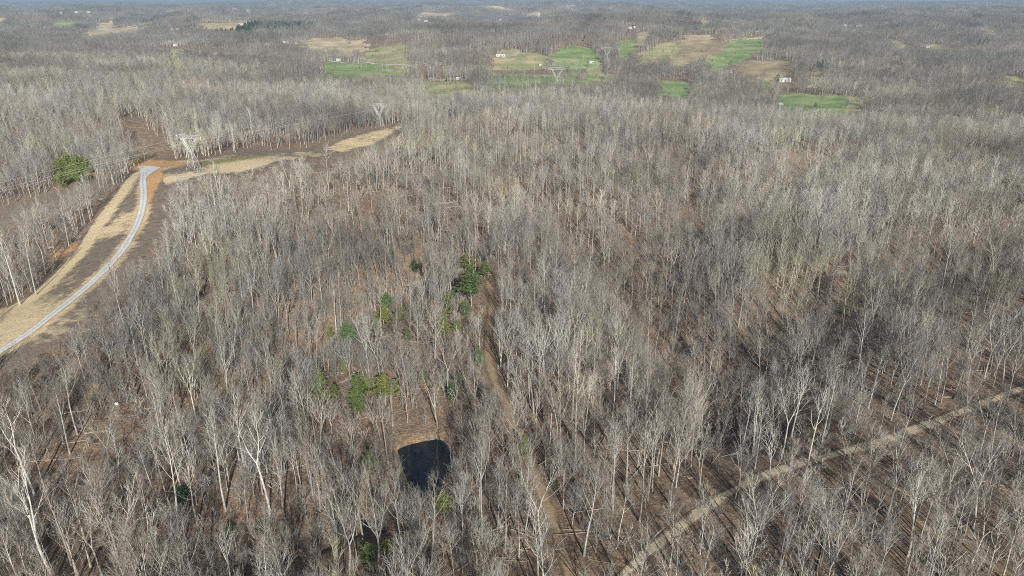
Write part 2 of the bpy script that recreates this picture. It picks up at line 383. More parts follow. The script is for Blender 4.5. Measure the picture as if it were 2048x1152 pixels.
# ------------------------------------------------------------------ land use (outlines read off the photograph, cast onto the land)
FIELDS = [
 ('green', [(642,125),(690,124),(806,136),(844,137),(796,142),(690,138),(645,134)], 'bright green winter wheat field below the hill pasture'),
 ('pasture', [(714,121),(748,111),(786,109),(817,118),(834,132),(810,133),(748,126)], 'yellow green hill pasture above the wheat field'),
 ('pasture', [(841,162),(871,164),(916,166),(954,169),(940,176),(899,182),(865,188),(848,178)], 'yellow green meadow at the edge of the woods'),
 ('green', [(964,150),(988,148),(1073,148),(1176,149),(1186,152),(1207,153),(1289,159),(1268,161),(1193,158),(1056,158),(971,155)], 'long green valley field behind the tower'),
 ('green', [(1302,163),(1347,163),(1386,167),(1382,185),(1348,183),(1330,178)], 'green field dipping behind the wooded crest'),
 ('green', [(1553,190),(1608,189),(1690,191.5),(1700,205),(1690,217),(1656,217),(1594,215),(1560,205)], 'green end of the field beyond the wooded crest'),
 ('pasture', [(1690,191.5),(1769,198),(1724,202),(1711,219),(1688,217),(1700,205)], 'yellowing end of the field beyond the wooded crest'),
 ('green', [(1095,111),(1121,99),(1159,92),(1183,97),(1207,116),(1176,118),(1125,118)], 'green rounded hill field left of the far tower'),
 ('pasture', [(947,123),(988,116),(998,103),(1025,97.5),(1036,99),(1042,106),(1073,106),(1094,113),(1111,120),(1022,119),(988,121)], 'pale green hill with the curving dirt drive'),
 ('green', [(1234,103),(1231,82),(1279,77),(1248,99)], 'green strip climbing the hill behind the far tower'),
 ('pasture', [(1172,144),(1179,127),(1203,123),(1214,144)], 'cleared strip below the far tower'),
 ('pasture', [(1262,113),(1296,99),(1330,84),(1360,84),(1350,100),(1300,110)], 'pale hill pasture right of the far tower'),
 ('brown', [(1330,86),(1380,80.5),(1444,80.5),(1454,85.5),(1416,99),(1369,113),(1340,117),(1350,100)], 'brown sedge field on the hill'),
 ('tan', [(1372,72),(1416,70),(1434,79),(1375,80)], 'tan hilltop field'),
 ('green', [(1461,82),(1533,76),(1530,86),(1526,89),(1502,90),(1474,109),(1433,125),(1410,118),(1416,106),(1454,89)], 'green pasture with a dark hedge line'),
 ('tan', [(1458,80),(1533,72),(1536,75),(1461,83)], 'tan strip above the green pasture'),
 ('brown', [(1457,126.5),(1502,121),(1567,116),(1584,128),(1553,137),(1485,135)], 'tan brown sedge slope'),
 ('tan', [(1604,147),(1635,143),(1663,145),(1622,152)], 'small tan clearing by the dark pines'),
 ('brown', [(1769,79),(1789,78),(1827,92),(1803,94)], 'brown cut bank in the far woods'),
 ('pasture', [(2005,150),(2025,150),(2060,161),(2060,170),(2008,161)], 'small green field at the edge of the valley woods'),
 ('pasture', [(332,99),(356,97),(366,99),(362,106),(356,118),(342,108)], 'small yellow green clearing in the woods'),
 ('tan', [(598,84),(633,75),(684,75),(700,82),(700,97),(633,93)], 'tan farm field beside the pine plantation'),
 ('tan', [(690,82),(742,80),(717,96),(695,93)], 'tan slope beside the farm'),
 ('pasture', [(717,103),(793,91),(858,89),(824,95),(796,104)], 'greenish meadow among the farms'),
 ('green', [(96,44),(164,43),(137,49.6),(109,48)], 'dull green far field'),
 ('tan', [(185,49.5),(219,43),(232,44.5),(205,51)], 'far tan field by a white house'),
 ('tan', [(147,66),(260,53),(308,51),(260,60),(178,69)], 'long thin tan field'),
 ('tan', [(386,49.6),(462,44),(523,50),(506,58),(427,56)], 'tan clearing with white farm sheds'),
 ('tan', [(830,30),(844,24),(913,25),(899,30)], 'far tan ridge field'),
 ('tan', [(1046,27),(1080,24),(1080,30)], 'small far tan field'),
 ('tan', [(789,52),(830,48),(834,51),(796,53)], 'tan field by the white barns'),
 ('green', [(981,49),(1008,41),(1017,43),(995,49)], 'small green far field by a white barn'),
 ('tan', [(1275,64),(1299,61.5),(1296,70),(1275,72)], 'pale yard beside the hilltop house'),
 ('pasture', [(1389,41),(1406,39),(1427,47),(1410,47)], 'far greenish slope'),
 ('pasture', [(1450,40),(1458,38),(1462,41)], 'tiny far meadow'),
 ('tan', [(1960,49),(1988,53),(1981,57),(1964,54)], 'far tan clearing'),
 ('pasture', [(1847,91),(1861,88),(1892,92),(1871,99)], 'green yard round the white house'),
 ('green', [(1516,157),(1533,156),(1540,161),(1526,166)], 'small green yard by the long white barn'),
 ('tan', [(861,159),(940,161),(950,164),(870,163)], 'tan strip along the farm lane'),
]
CLEAR = [  # open ground without trees
 [(-60,740),(-60,640),(17,612),(65,585),(110,544),(154,496),(181,448),(240,372),(268,340),(300,322),(400,316),(490,302),(612,298),(650,286),(700,268),(800,248),(812,254),(770,284),(700,302),(650,316),(615,320),(565,322),(540,334),(500,348),(400,352),(345,384),(342,430),(322,470),(280,520),(240,560),(190,620),(140,670),(60,720),(0,752)],
 [(-80,440),(-80,490),(60,425),(150,395),(262,352),(250,345),(150,372),(60,398)],
 [(238,238),(280,236),(300,262),(335,290),(350,318),(300,322),(268,320),(256,276)],
]
ROADW = [(-60,742),(0,703),(60,664),(120,617),(180,568),(230,518),(262,472),(281,430),(287,395),(286,368),(287,345)]
TRACK_A = [(2110,752),(2027,784),(1972,804),(1873,843),(1800,870),(1742,890),(1698,901),(1622,922),(1566,939),(1522,955),(1467,981),(1434,1003),(1391,1031),(1336,1075),(1290,1109),(1259,1140),(1228,1174),(1190,1215)]
TRACK_B = [(1165,1215),(1140,1152),(1112,1060),(1090,1000),(1060,925),(1030,862),(1008,800),(986,750),(975,700),(979,650),(984,605),(975,560)]
TRACK_C = [(1640,925),(1700,958),(1750,988),(1860,1062),(1990,1138),(2100,1200)]
TRACK_D = [(283,981),(350,963),(400,945),(440,925)]
def px_path(P, n=6):
    H = hit([p[0] for p in P], [p[1] for p in P])[:, :2]
    out = []
    for i in range(len(H) - 1):
        a, b, c, d = H[max(i-1,0)], H[i], H[i+1], H[min(i+2, len(H)-1)]
        for k in range(n):
            t = k / n
            out.append(0.5*((2*b)+(c-a)*t+(2*a-5*b+4*c-d)*t*t+(3*b-a-3*c+d)*t**3))
    out.append(H[-1]); return np.array(out)
ROAD_W = px_path(ROADW); A_W = px_path(TRACK_A); B_W = px_path(TRACK_B); C_W = px_path(TRACK_C); D_W = px_path(TRACK_D, 4)
PATHS = [(ROAD_W, 4.0), (A_W, 3.0), (B_W, 2.6), (C_W, 1.8)]

# ------------------------------------------------------------------ the ground, one sheet from under the camera to the horizon
NT, NR = 1040, 1000
th = np.radians(np.linspace(-62, 62, NT)); rr = np.exp(np.linspace(math.log(8), math.log(46000), NR))
gx = (rr[:,None] * np.sin(th)[None]); gy = (rr[:,None] * np.cos(th)[None]); gz = height(gx, gy)
i = np.arange(NR - 1)[:,None] * NT; j = np.arange(NT - 1)[None]
quads = np.stack([i + j, i + j + 1, i + j + 1 + NT, i + j + NT], -1)[..., ::-1].reshape(-1, 4)
quads = quads[:, ::-1].copy()
GV = np.stack([gx, gy, gz], -1).reshape(-1, 3)
ppx, ppy, pdep = project(GV[:,0], GV[:,1], GV[:,2])
def soft(poly, s):
    sel = (ppx > min(p[0] for p in poly) - 60) & (ppx < max(p[0] for p in poly) + 60) & (ppy > min(p[1] for p in poly) - 60) & (ppy < max(p[1] for p in poly) + 60)
    w = np.zeros(len(ppx)); d = poly_dist(ppx[sel], ppy[sel], poly)
    w[sel] = np.clip(0.5 + np.where(inside(ppx[sel], ppy[sel], poly), d, -d) / s, 0, 1); return w
def near_path(P, w):
    sel = (GV[:,0] > P[:,0].min() - w) & (GV[:,0] < P[:,0].max() + w) & (GV[:,1] > P[:,1].min() - w) & (GV[:,1] < P[:,1].max() + w)
    o = np.zeros(len(GV)); o[sel] = np.clip(1.25 - poly_dist(GV[sel,0], GV[sel,1], list(P), False) / w, 0, 1); return o
strip, corridor, upper = (soft(p, 8) for p in CLEAR)
nz = fbm(GV[:,0], GV[:,1], 38, 3, 40)
LEFT = [(-60,740),(-60,640),(17,612),(65,585),(110,544),(154,496),(181,448),(240,372),(268,340),(288,345),(286,368),(287,395),(281,430),(262,472),(230,518),(180,568),(120,617),(60,664),(0,703)]
leftw = soft(LEFT, 6)
straw = leftw * np.clip(0.27 + 1.1 * nz, 0, 1); straw = np.maximum(straw, strip * (1 - leftw) * np.clip(0.10 + 0.5 * nz, 0, .45))
road = near_path(ROAD_W, 6.5); straw = np.maximum(straw, 0.9 * road * np.clip(0.8 + .8 * nz, 0, 1))
edge_l = near_path(px_path([(-40,655),(20,622),(70,594),(116,552),(160,505),(196,452),(240,392),(276,345)]), 7)
straw = np.maximum(straw, 0.8 * edge_l * strip)
top = soft([(300,322),(390,318),(470,308),(560,304),(640,296),(720,268),(800,250),(806,256),(745,290),(645,314),(560,322),(480,345),(400,352),(330,372),(318,345)], 8)
straw = np.maximum(straw, top * np.clip(0.50 + 0.8 * nz, 0, 1))
clay = np.maximum(0.8 * soft([(255,320),(300,318),(372,322),(372,332),(322,338),(330,352),(312,380),(300,410),(290,400),(290,350),(262,338)], 10), 0.5 * near_path(ROAD_W, 6.5))
for poly, k in (([(168,765),(215,770),(222,790),(178,790)], 0.65), ([(205,760),(236,790),(228,815),(210,800)], 0.35), ([(90,510),(155,478),(162,498),(96,525)], 0.6),
                ([(785,900),(800,880),(850,868),(860,878),(802,893),(797,915)], 0.5), ([(345,300),(380,300),(380,312),(340,312)], 0.4), ([(350,180),(364,178),(366,190),(352,192)], 0.6),
                ([(436,1015),(452,1000),(462,1022),(440,1040)], 0.45), ([(1090,480),(1100,480),(1105,520),(1092,520)], 0.3), ([(812,1050),(826,1050),(815,1090),(805,1080)], 0.4)):
    clay = np.maximum(clay, k * soft(poly, 8))
clay = np.maximum(clay, 0.36 * upper); clay = np.maximum(clay, 0.5 * near_path(D_W, 1.6))
grass = 0.62 * soft([(395,322),(470,312),(560,308),(520,318),(450,330),(400,334)], 10)
for poly, k in (([(180,840),(300,850),(330,900),(250,940),(150,1000),(140,1060),(110,1152),(70,1152),(110,1010),(170,920)], 0.36), ([(480,1030),(520,1040),(500,1070),(450,1060)], 0.3)):
    grass = np.maximum(grass, k * soft(poly, 30))
soil = np.clip(strip + corridor + 0.6 * upper, 0, 1) * 0.95
far_open = np.clip((-0.28 - gap(GV[:,0], GV[:,1])) * 8, 0, 1)
soil = np.maximum(soil, far_open); tone = fbm(GV[:,0], GV[:,1], 500, 2, 300)
straw = np.maximum(straw, far_open * np.clip(.38 + tone, 0, .7)); grass = np.maximum(grass, far_open * np.clip(.40 - tone, 0, .75))
# beyond the modelled woods the land wears the woods' own grey brown
cover = np.stack([straw, clay, grass, soil], -1).astype(np.float32)
gme = mesh_np('ground', GV, quads, [M['ground']], smooth=True)
a = gme.attributes.new('cover', 'FLOAT_COLOR', 'POINT'); a.data.foreach_set('color', cover.ravel())
ground = link('ground', gme); tag(ground, kind='structure')

def sheet(name, mask, mk, lift, label=None):
    f = quads[mask]
    ids, inv = np.unique(f, return_inverse=True)
    v = GV[ids].copy(); v[:,2] += lift
    return tag(link(name, mesh_np(name, v, inv.reshape(-1, 4), [M[mk]], smooth=True)), label, kind='structure')

cxy = GV[quads].mean(1); fpx, fpy, fdep = project(cxy[:,0], cxy[:,1], cxy[:,2])
_, fpy2, _ = project(cxy[:,0], cxy[:,1], cxy[:,2] + 18)
wob = fbm(cxy[:,0], cxy[:,1], 55, 3, 77) * 60 / fdep * FPX * 0.20
taken = np.zeros(len(quads), bool)
far_ok = (fdep > 700) & (fdep < 20000)
for mk, poly, lab in FIELDS:
    xs = [p[0] for p in poly]; ys = [p[1] for p in poly]
    c = np.where(far_ok & ~taken & (fpx > min(xs) - 4) & (fpx < max(xs) + 4) & (fpy > min(ys) - 3) & (fpy2 < max(ys) + 3))[0]
    m = np.zeros(len(c), bool)
    for h in (0, .5, 1): m |= inside(fpx[c] + wob[c], fpy[c] * (1 - h) + fpy2[c] * h + wob[c] * 0.35, poly)
    c = c[m]; taken[c] = True
    if len(c):
        mm = np.zeros(len(quads), bool); mm[c] = True
        sheet('field', mm, mk, 0.25, lab)

def road_strip(name, P, w, mk, lift, nx=5, ragged=0.0, label=None):
    n = len(P); T = np.gradient(P, axis=0); T /= np.linalg.norm(T, axis=1)[:,None]; N = np.stack([-T[:,1], T[:,0]], 1)
    s = np.linspace(-1, 1, nx); ww = w * (1 + ragged * fbm(P[:,0], P[:,1], 9, 2, 3))
    X = P[:,None,:] + N[:,None,:] * (s[None,:,None] * ww[:,None,None])
    Z = height(X[...,0], X[...,1]) + lift + 0.05 * (1 - s ** 2)[None]
    V = np.concatenate([X, Z[...,None]], -1).reshape(-1, 3)
    i = np.arange(n-1)[:,None]*nx; j = np.arange(nx-1)[None]
    Q = np.stack([i+j, i+nx+j, i+nx+j+1, i+j+1], -1).reshape(-1, 4)[:, ::-1]
    me = mesh_np(name, V, Q, [M[mk]], smooth=True)
    a = me.attributes.new('across', 'FLOAT', 'POINT'); a.data.foreach_set('value', np.tile(np.abs(s), n).astype(np.float32))
    return tag(link(name, me), label, kind='structure')
def dense(P, step=1.2):
    L = np.concatenate([[0], np.cumsum(np.linalg.norm(np.diff(P, axis=0), axis=1))]); q = np.arange(0, L[-1], step)
    return np.stack([np.interp(q, L, P[:,0]), np.interp(q, L, P[:,1])], 1)
road_strip('gravel_road', dense(ROAD_W), 1.85, 'gravel', 0.12, 5, 0.12, 'pale blue grey gravel road along the cleared ridge')
ap = hit([278, 284, 300, 322, 308, 294, 291, 283], [334, 332, 332, 335, 343, 353, 364, 366])
MBa = MB(); c0 = ap.mean(0); ring = [ap * (1 - k) + c0 * k for k in (0, .5)]
V = np.concatenate(ring + [c0[None]]); V[:,2] = height(V[:,0], V[:,1]) + 0.16; n = len(ap)
Q = [(q, (q+1) % n, n + (q+1) % n, n + q) for q in range(n)] + [(n + q, n + (q+1) % n, 2*n, 2*n) for q in range(n)]
bm_ = bpy.data.meshes.new('gravel_apron'); bm_.from_pydata(V.tolist(), [], [tuple(dict.fromkeys(f)) for f in Q]); bm_.materials.append(M['gravel']); bm_.attributes.new('across', 'FLOAT', 'POINT').data.foreach_set('value', np.full(len(bm_.vertices), .42, np.float32))
tag(link('gravel_apron', bm_), 'wedge of gravel where the road ends', kind='structure')
road_strip('dirt_track', dense(A_W), 1.75, 'dirt', 0.10, 7, 0.5, 'pale dirt track through the woods')
road_strip('grass_track', dense(B_W), 1.6, 'grasstrack', 0.10, 7, 0.5, 'tan grassy track leading past the pond')
road_strip('side_track', dense(C_W), 2.2, 'grasstrack', 0.085, 7, 0.3, 'faint side track leaving the dirt track')
DRIVE = px_path([(985,119),(1010,115.5),(1030,110),(1037,104),(1031,99)], 5)
road_strip('dirt_drive', dense(DRIVE, 6), 4.0, 'tan', 0.6, 3, 0, 'curving dirt drive on the pale green hill')
LANE = px_path([(660,122),(716,124),(760,129),(840,136)], 4)
road_strip('farm_lane', dense(LANE, 8), 3.0, 'gravel', 0.6, 3, 0, 'thin grey lane along the wheat field')
pc = np.array(POND); pcc = pc.mean(0); big = pcc + (pc - pcc) * 1.35
pw = bpy.data.meshes.new('pond_water'); pw.from_pydata([(x, y, POND_Z) for x, y in big], [], [tuple(range(len(big)))[::-1] if False else tuple(range(len(big)))]); pw.materials.append(M['water'])
tag(link('pond_water', pw), 'small dark pond in the woods', kind='structure')
#==TREES==
# ------------------------------------------------------------------ tree builders
def unit(v): return v / (np.linalg.norm(v) + 1e-9)

def limb(p, d, L, r0, r1, n, up, wob, R):
    """a bending branch: points, radii"""
    P = [np.array(p, float)]; d = unit(np.array(d, float))
    for k in range(n):
        d = unit(d + np.array([R.gauss(0, wob), R.gauss(0, wob), up + R.gauss(0, wob * .5)]))
        P.append(P[-1] + d * L / n)
    return np.array(P), np.linspace(r0, r1, n + 1)

def side_dir(T, ang, az):
    T = unit(T); ref = np.array([0, 0, 1.0]) if abs(T[2]) < 0.95 else np.array([1.0, 0, 0])
    A = unit(np.cross(T, ref)); B = np.cross(T, A)
    return T * math.cos(ang) + (A * math.cos(az) + B * math.sin(az)) * math.sin(ang)

def along(P, t):
    k = t * (len(P) - 1); i = min(int(k), len(P) - 2); f = k - i
    return P[i] * (1 - f) + P[i+1] * f, P[i+1] - P[i]

def bare_tree(seed, h=22.0, start=0.45, n1=13, spread=1.0, forks=1, lean=0.0, lod=0, thick=1.0, ang=(50, 22), snag=False):
    """returns two builders, trunk and crown; crown faces carry a limb / twig index"""
    R = random.Random(seed); tr, cr, tw = MB(), MB(), MB()
    r0 = 0.0092 * h * thick
    kt = (7, 5, 4, 3)[lod]
    az0 = R.random() * 6.28
    P, rad = limb((0, 0, -0.6), (lean, 0, 1), h * (0.97 if forks == 1 else start + 0.05), r0 * 1.1, r0 * (0.16 if forks == 1 else 0.7), 9 if lod < 2 else 5, 0.03, 0.028, R)
    rad[0] = r0 * 1.5
    stems = [(P, rad, start if forks == 1 else 2.0, 1.0)]
    if forks > 1:
        for f in range(forks):
            d = side_dir(P[-1] - P[-2], math.radians(R.uniform(12, 26)), az0 + f * 6.283 / forks + R.uniform(-.4, .4))
            q, rq = limb(P[-1], d, h * (1.0 - start) * R.uniform(.85, 1.02), r0 * 0.62, r0 * 0.12, 7 if lod < 2 else 4, 0.05, 0.05, R)
            stems.append((q, rq, 0.12, 0.78))
    for q, rq, t0, sc in stems: tr.tube(q, rq, kt)
    def twigs(Pb, L, r, lvl):
        if lod == 0:
            if lvl == 2: cnt, nxt = 4, 3
            else: cnt, nxt = 2, 4
        else: cnt, nxt = (4, 9), 9
        if lod == 0:
            for k in range(cnt):
                t = 0.25 + 0.75 * (k + R.random() * .8) / cnt
                p, T = along(Pb, min(t, 1)); l = L * R.uniform(.38, .6) * (1.15 - 0.4 * t)
                q, rq = limb(p, side_dir(T, math.radians(R.uniform(25, 48)), R.random() * 6.28), l, r, r * .45, 2 if lvl == 2 else 1, 0.10, 0.08, R)
                tw.tube(q, rq, 3)
                if lvl == 2: twigs(q, l, r * .62, 3)
        else:
            for k in range(2 if lod == 1 else 3):
                t = 0.25 + 0.75 * (k + R.random() * .8) / 3
                p, T = along(Pb, min(t, 1)); l = L * R.uniform(.45, .75)
                q, rq = limb(p, side_dir(T, math.radians(R.uniform(20, 50)), R.random() * 6.28), l, r, r * .5, 1, 0.12, 0.08, R)
                tw.tube(q, rq, 3)
                if lod == 1 and k == 0:
                    for _ in range(1):
                        p2, T2 = along(q, R.uniform(.3, .9)); q2, r2 = limb(p2, side_dir(T2, math.radians(R.uniform(25, 50)), R.random() * 6.28), l * .55, r * .7, r * .4, 1, 0.1, 0.08, R)
                        tw.tube(q2, r2, 3)
    for q, rq, t0, sc in stems:
        if t0 > 1: continue
        n = max(3, int(n1 * sc * (1 if lod < 2 else .8)))
        if forks > 1: n = max(4, int(n1 * 1.5 / forks))
        for k in range(n):
            t = t0 + (0.985 - t0) * ((k + R.random() * .7) / n) ** 0.85
            p, T = along(q, t); s = (t - t0) / (1 - t0)
            L = h * (0.37 - 0.20 * s) * spread * R.uniform(.75, 1.15) * (1 if forks == 1 else .85)
            a = math.radians(ang[0] + (ang[1] - ang[0]) * s + R.uniform(-8, 8))
            rb = max(r0 * (0.36 - 0.22 * s) * R.uniform(.8, 1.15), (0.032, 0.044, 0.04, 0.05)[lod])
            b, rbb = limb(p, side_dir(T, a, az0 + k * 2.4 + R.uniform(-.5, .5)), L, rb, rb * .28, 5 if lod == 0 else 3, 0.13, 0.075, R)
            cr.tube(b, rbb, 4 if lod == 0 else 3)
            if snag and R.random() < .6: continue
            m = (6, 5, 5, 4)[lod]
            for c in range(m):
                t2 = 0.22 + 0.78 * (c + R.random() * .8) / m
                p2, T2 = along(b, min(t2, 1)); L2 = L * R.uniform(.36, .55) * (1.2 - .5 * t2)
                r2 = (0.026, 0.038, 0.031, 0.045)[lod]
                b2, rb2 = limb(p2, side_dir(T2, math.radians(R.uniform(25, 48)), R.random() * 6.28), L2, r2, r2 * .5, 3 if lod == 0 else 2, 0.12, 0.08, R)
                cr.tube(b2, rb2, 3)
                if not snag or R.random() < .3: twigs(b2, L2, (0.0095, 0.0135, 0.022, 0.038)[lod], 2)
    return tr, cr, tw

def crown_mesh(name, cr, tw, mats):
    q = MB(); 
    for x in (cr, tw):
        if x.v: q.add(np.concatenate(x.v), np.concatenate(x.q))
    nb = sum(len(k) for k in cr.q); nt = sum(len(k) for k in tw.q)
    return mesh_np(name, np.concatenate(q.v), np.concatenate(q.q), mats, np.r_[np.zeros(nb, int), np.ones(nt, int)])

def join_mesh(name, tr, cr, tw, mats, far=False):
    q = MB(); n = []
    for x in (tr, cr, tw):
        if x.v: q.add(np.concatenate(x.v), np.concatenate(x.q))
        n.append(sum(len(k) for k in x.q))
    return mesh_np(name, np.concatenate(q.v), np.concatenate(q.q), mats, np.r_[np.zeros(n[0], int), np.full(n[1], int(far)), np.ones(n[2], int)])

def leafy(mb, C, size, n, R, flat=0.5):
    """n small leaf sprays (thin folded pairs of faces) scattered about C"""
    for _ in range(n):
        d = np.array([R.gauss(0, 1), R.gauss(0, 1), R.gauss(0, flat)]); c = C + d * size * .55
        a = unit(np.array([R.gauss(0, 1), R.gauss(0, 1), R.gauss(0, .6)])); b = unit(np.cross(a, np.array([R.gauss(0, 1), R.gauss(0, 1), R.gauss(0, 1)])))
        nrm = np.cross(a, b); s = size * R.uniform(.35, .65)
        mb.add(np.array([c - a * s, c + b * s * .5 + nrm * s * .2, c + a * s, c - b * s * .5 + nrm * s * .2]), [(0, 1, 2, 3)])

def conifer(seed, h=10.0, w=4.0, kind='pine', dens=1.0):
    R = random.Random(seed); tr, cr = MB(), MB()
    P, rad = limb((0, 0, -.4), (0, 0, 1), h * .98, 0.016 * h, 0.03, 6, 0.02, 0.02, R); tr.tube(P, rad, 6)
    t0 = 0.32 if kind == 'pine' else 0.06
    n = int((46 if kind == 'pine' else 70) * dens)
    for k in range(n):
        t = t0 + (1 - t0) * (k + .5) / n; p, T = along(P, min(t, .99)); s = (t - t0) / (1 - t0)
        prof = (math.sin(math.pi * min(1, .25 + .75 * s) ** .9) * .5 + .5 * (1 - s)) if kind == 'pine' else (1 - s) ** .7 * min(1, .45 + 2.2 * s)
        L = w * .5 * max(prof, .12) * R.uniform(.45, 1.35); az = k * 2.4 + R.uniform(-.6, .6)
        up = .25 if kind == 'pine' else .55
        q, rq = limb(p, (math.cos(az), math.sin(az), up), L, 0.035, 0.012, 2, .05, .08, R); tr.tube(q, rq, 3)
        m = max(2, int(L * (3.0 if kind == 'pine' else 3.4)))
        for c in range(m):
            p2, _ = along(q, .25 + .75 * (c + R.random()) / m if m > 1 else .9)
            leafy(cr, p2, (0.62 if kind == 'pine' else 0.5) * max(.6, h / 12), 7, R, .45)
    leafy(cr, P[-1], .5, 8, R, 1.2)
    return tr, cr

def shrub(seed, h=3.0, w=3.0, leaves=120):
    R = random.Random(seed); tr, cr = MB(), MB()
    for k in range(7):
        az = k * .9 + R.random(); q, rq = limb((0, 0, -.2), (math.cos(az) * .5, math.sin(az) * .5, 1), h * R.uniform(.7, 1), .04, .01, 3, .05, .12, R); tr.tube(q, rq, 3)
        for c in range(4):
            p, T = along(q, R.uniform(.35, 1)); b, rb = limb(p, side_dir(T, .8, R.random() * 6.28), w * .3, .015, .006, 2, .05, .1, R); tr.tube(b, rb, 3)
            leafy(cr, b[-1], .4, max(1, leaves // 28), R, .8)
    return tr, cr

B, T_ = M['bark'], M['twig']
# near kinds: (trunk mesh, crown mesh, height, words)
HI = []
SPEC = [  # seed, h, start, n1, spread, forks, lean, thick, ang, words
 (1, 22, .46, 13, 1.0, 1, 0.00, 1.0, (42, 17), 'tall straight'),
 (2, 24, .55, 11, .80, 1, 0.02, .95, (38, 14), 'slim high-crowned'),
 (3, 21, .36, 14, 1.15, 1, 0.00, 1.2, (52, 20), 'broad-crowned'),
 (4, 22, .38, 14, .95, 2, 0.03, 1.1, (40, 18), 'twin-stemmed'),
 (5, 23, .34, 15, .90, 3, 0.00, 1.2, (40, 18), 'three-stemmed'),
 (6, 23, .50, 12, .85, 1, 0.10, .95, (42, 16), 'leaning'),
 (7, 19, .30, 15, 1.20, 1, 0.00, 1.0, (54, 30), 'bushy round-headed'),
 (8, 25, .58, 10, .75, 1, 0.03, 1.1, (40, 20), 'very tall narrow'),
 (9, 17, .40, 11, .80, 1, 0.06, .75, (44, 18), 'small thin'),
 (11, 14, .20, 17, 1.25, 1, 0.00, 1.0, (52, 22), 'low fan-crowned'),
 (12, 15, .22, 18, 1.20, 3, 0.00, 1.1, (48, 22), 'low many-stemmed'),
 (13, 18, .34, 16, 1.15, 2, 0.02, 1.0, (48, 20), 'wide forking'),
 (10, 22, .42, 12, 1.0, 2, -0.05, 1.25, (46, 20), 'stout forked'),
]
for (sd_, h, st, n1, spd, fk, ln, tk, an, wd) in SPEC:
    tr, cr, tw = bare_tree(sd_, h, st, n1, spd, fk, ln, 0, tk, an)
    HI.append((tr.mesh('trunk', [B]), crown_mesh('crown', cr, tw, [B, T_]), h, wd))
_g = bare_tree(31, 24, .30, 7, 1.05, 2, -0.08, 0, 1.25, (42, 24)); GIANT = (_g[0].mesh('trunk', [M['pale']]), crown_mesh('crown', _g[1], _g[2], [M['pale'], M['paletwig']]))
_g = bare_tree(33, 24, .52, 10, .85, 2, 0.04, 0, 1.05, (45, 22)); PALE = (_g[0].mesh('trunk', [M['pale']]), crown_mesh('crown', _g[1], _g[2], [M['pale'], M['twig']]))
_g = bare_tree(35, 16, .28, 15, 1.25, 3, 0, 0, .9, (56, 34)); RED = (_g[0].mesh('trunk', [B]), crown_mesh('crown', _g[1], _g[2], [B, M['redtwig']]))
_g = bare_tree(36, 15, .26, 16, 1.25, 1, 0, 0, 1.0, (60, 34)); ROUND = (_g[0].mesh('trunk', [B]), crown_mesh('crown', _g[1], _g[2], [B, T_]))
_g = bare_tree(37, 17, .5, 7, .6, 1, .05, 0, 1.0, (60, 40), True); SNAG = (_g[0].mesh('trunk', [M['pale']]), crown_mesh('crown', _g[1], _g[2], [B, T_]))
_g = bare_tree(38, 21, .42, 13, 1.0, 1, 0, 0, 1.0, (50, 24)); BUD = (_g[0].mesh('trunk', [B]), crown_mesh('crown', _g[1], _g[2], [B, M['budtwig']]))

# prototypes for the massed woods (kept in a collection of their own, not linked to the scene)
PROT = bpy.data.collections.new('woods_kinds'); N_PROT = []
def proto(me):
    o = bpy.data.objects.new('k%03d' % len(N_PROT), me); PROT.objects.link(o); N_PROT.append(o.name); return len(N_PROT) - 1
P_HI = []
for (sd_, h, st, n1, spd, fk, ln, tk, an, wd) in SPEC:
    tr, cr, tw = bare_tree(sd_ + 50, h, st, n1, spd, fk, ln, 0, tk, an); P_HI.append(proto(join_mesh('wood', tr, cr, tw, [B, T_])))
P_MID = []; P_BUD = []; P_RED = []
for (sd_, h, st, n1, spd, fk, ln, tk, an, wd) in SPEC:
    tr, cr, tw = bare_tree(sd_ + 80, h, st, n1, spd, fk, ln, 1, tk, an); P_MID.append(proto(join_mesh('wood', tr, cr, tw, [B, T_])))
for s_ in (0, 2, 6):
    sd_, h, st, n1, spd, fk, ln, tk, an, wd = SPEC[s_]
    tr, cr, tw = bare_tree(sd_ + 90, h, st, n1, spd, fk, ln, 1, tk, an)
    P_BUD.append(proto(join_mesh('wood', tr, cr, tw, [B, M['budtwig']])))
    P_RED.append(proto(join_mesh('wood', tr, cr, tw, [B, M['redtwig']])))
P_LOW = []; LOWB = []
for q, (sd_, h, st, n1, spd, fk, ln, tk, an, wd) in enumerate(SPEC[:8] + SPEC[9:11]):
    b = bare_tree(sd_ + 120, h, st, n1, spd, fk, ln, 2, tk, an); LOWB.append(b); P_LOW.append(proto(join_mesh('wood', *b, [B, T_], True)))
def clump(seed, side, step, lod):
    R = random.Random(seed); parts = [MB(), MB(), MB()]
    lib = [bare_tree(300 + k + 10 * lod, 20 + 3 * R.random(), .42, 12 if lod == 2 else 9, 1.0, 1, 0, lod, 1.0 if lod == 2 else 1.4) for k in range(4)]
    n = max(1, int(side / step))
    for a in range(n):
        for b in range(n):
            t = R.choice(lib); an = R.random() * 6.28; s = R.uniform(.72, 1.12); c, s_ = math.cos(an) * s, math.sin(an) * s
            off = np.array([(a + R.random()) * step - side / 2, (b + R.random()) * step - side / 2, R.uniform(-1.5, 1)])
            for m, src in zip(parts, t):
                if not src.v: continue
                V = np.concatenate(src.v); m.add(np.stack([V[:,0]*c - V[:,1]*s_, V[:,0]*s_ + V[:,1]*c, V[:,2]*s], 1) + off, np.concatenate(src.q))
    return join_mesh('wood', *parts, [B, T_], True)
P_C20 = [proto(clump(500 + k, 21, 7.0, 2)) for k in range(5)]
P_C60 = [proto(clump(520 + k, 60, 7.5, 3)) for k in range(4)]
P_PINE = []
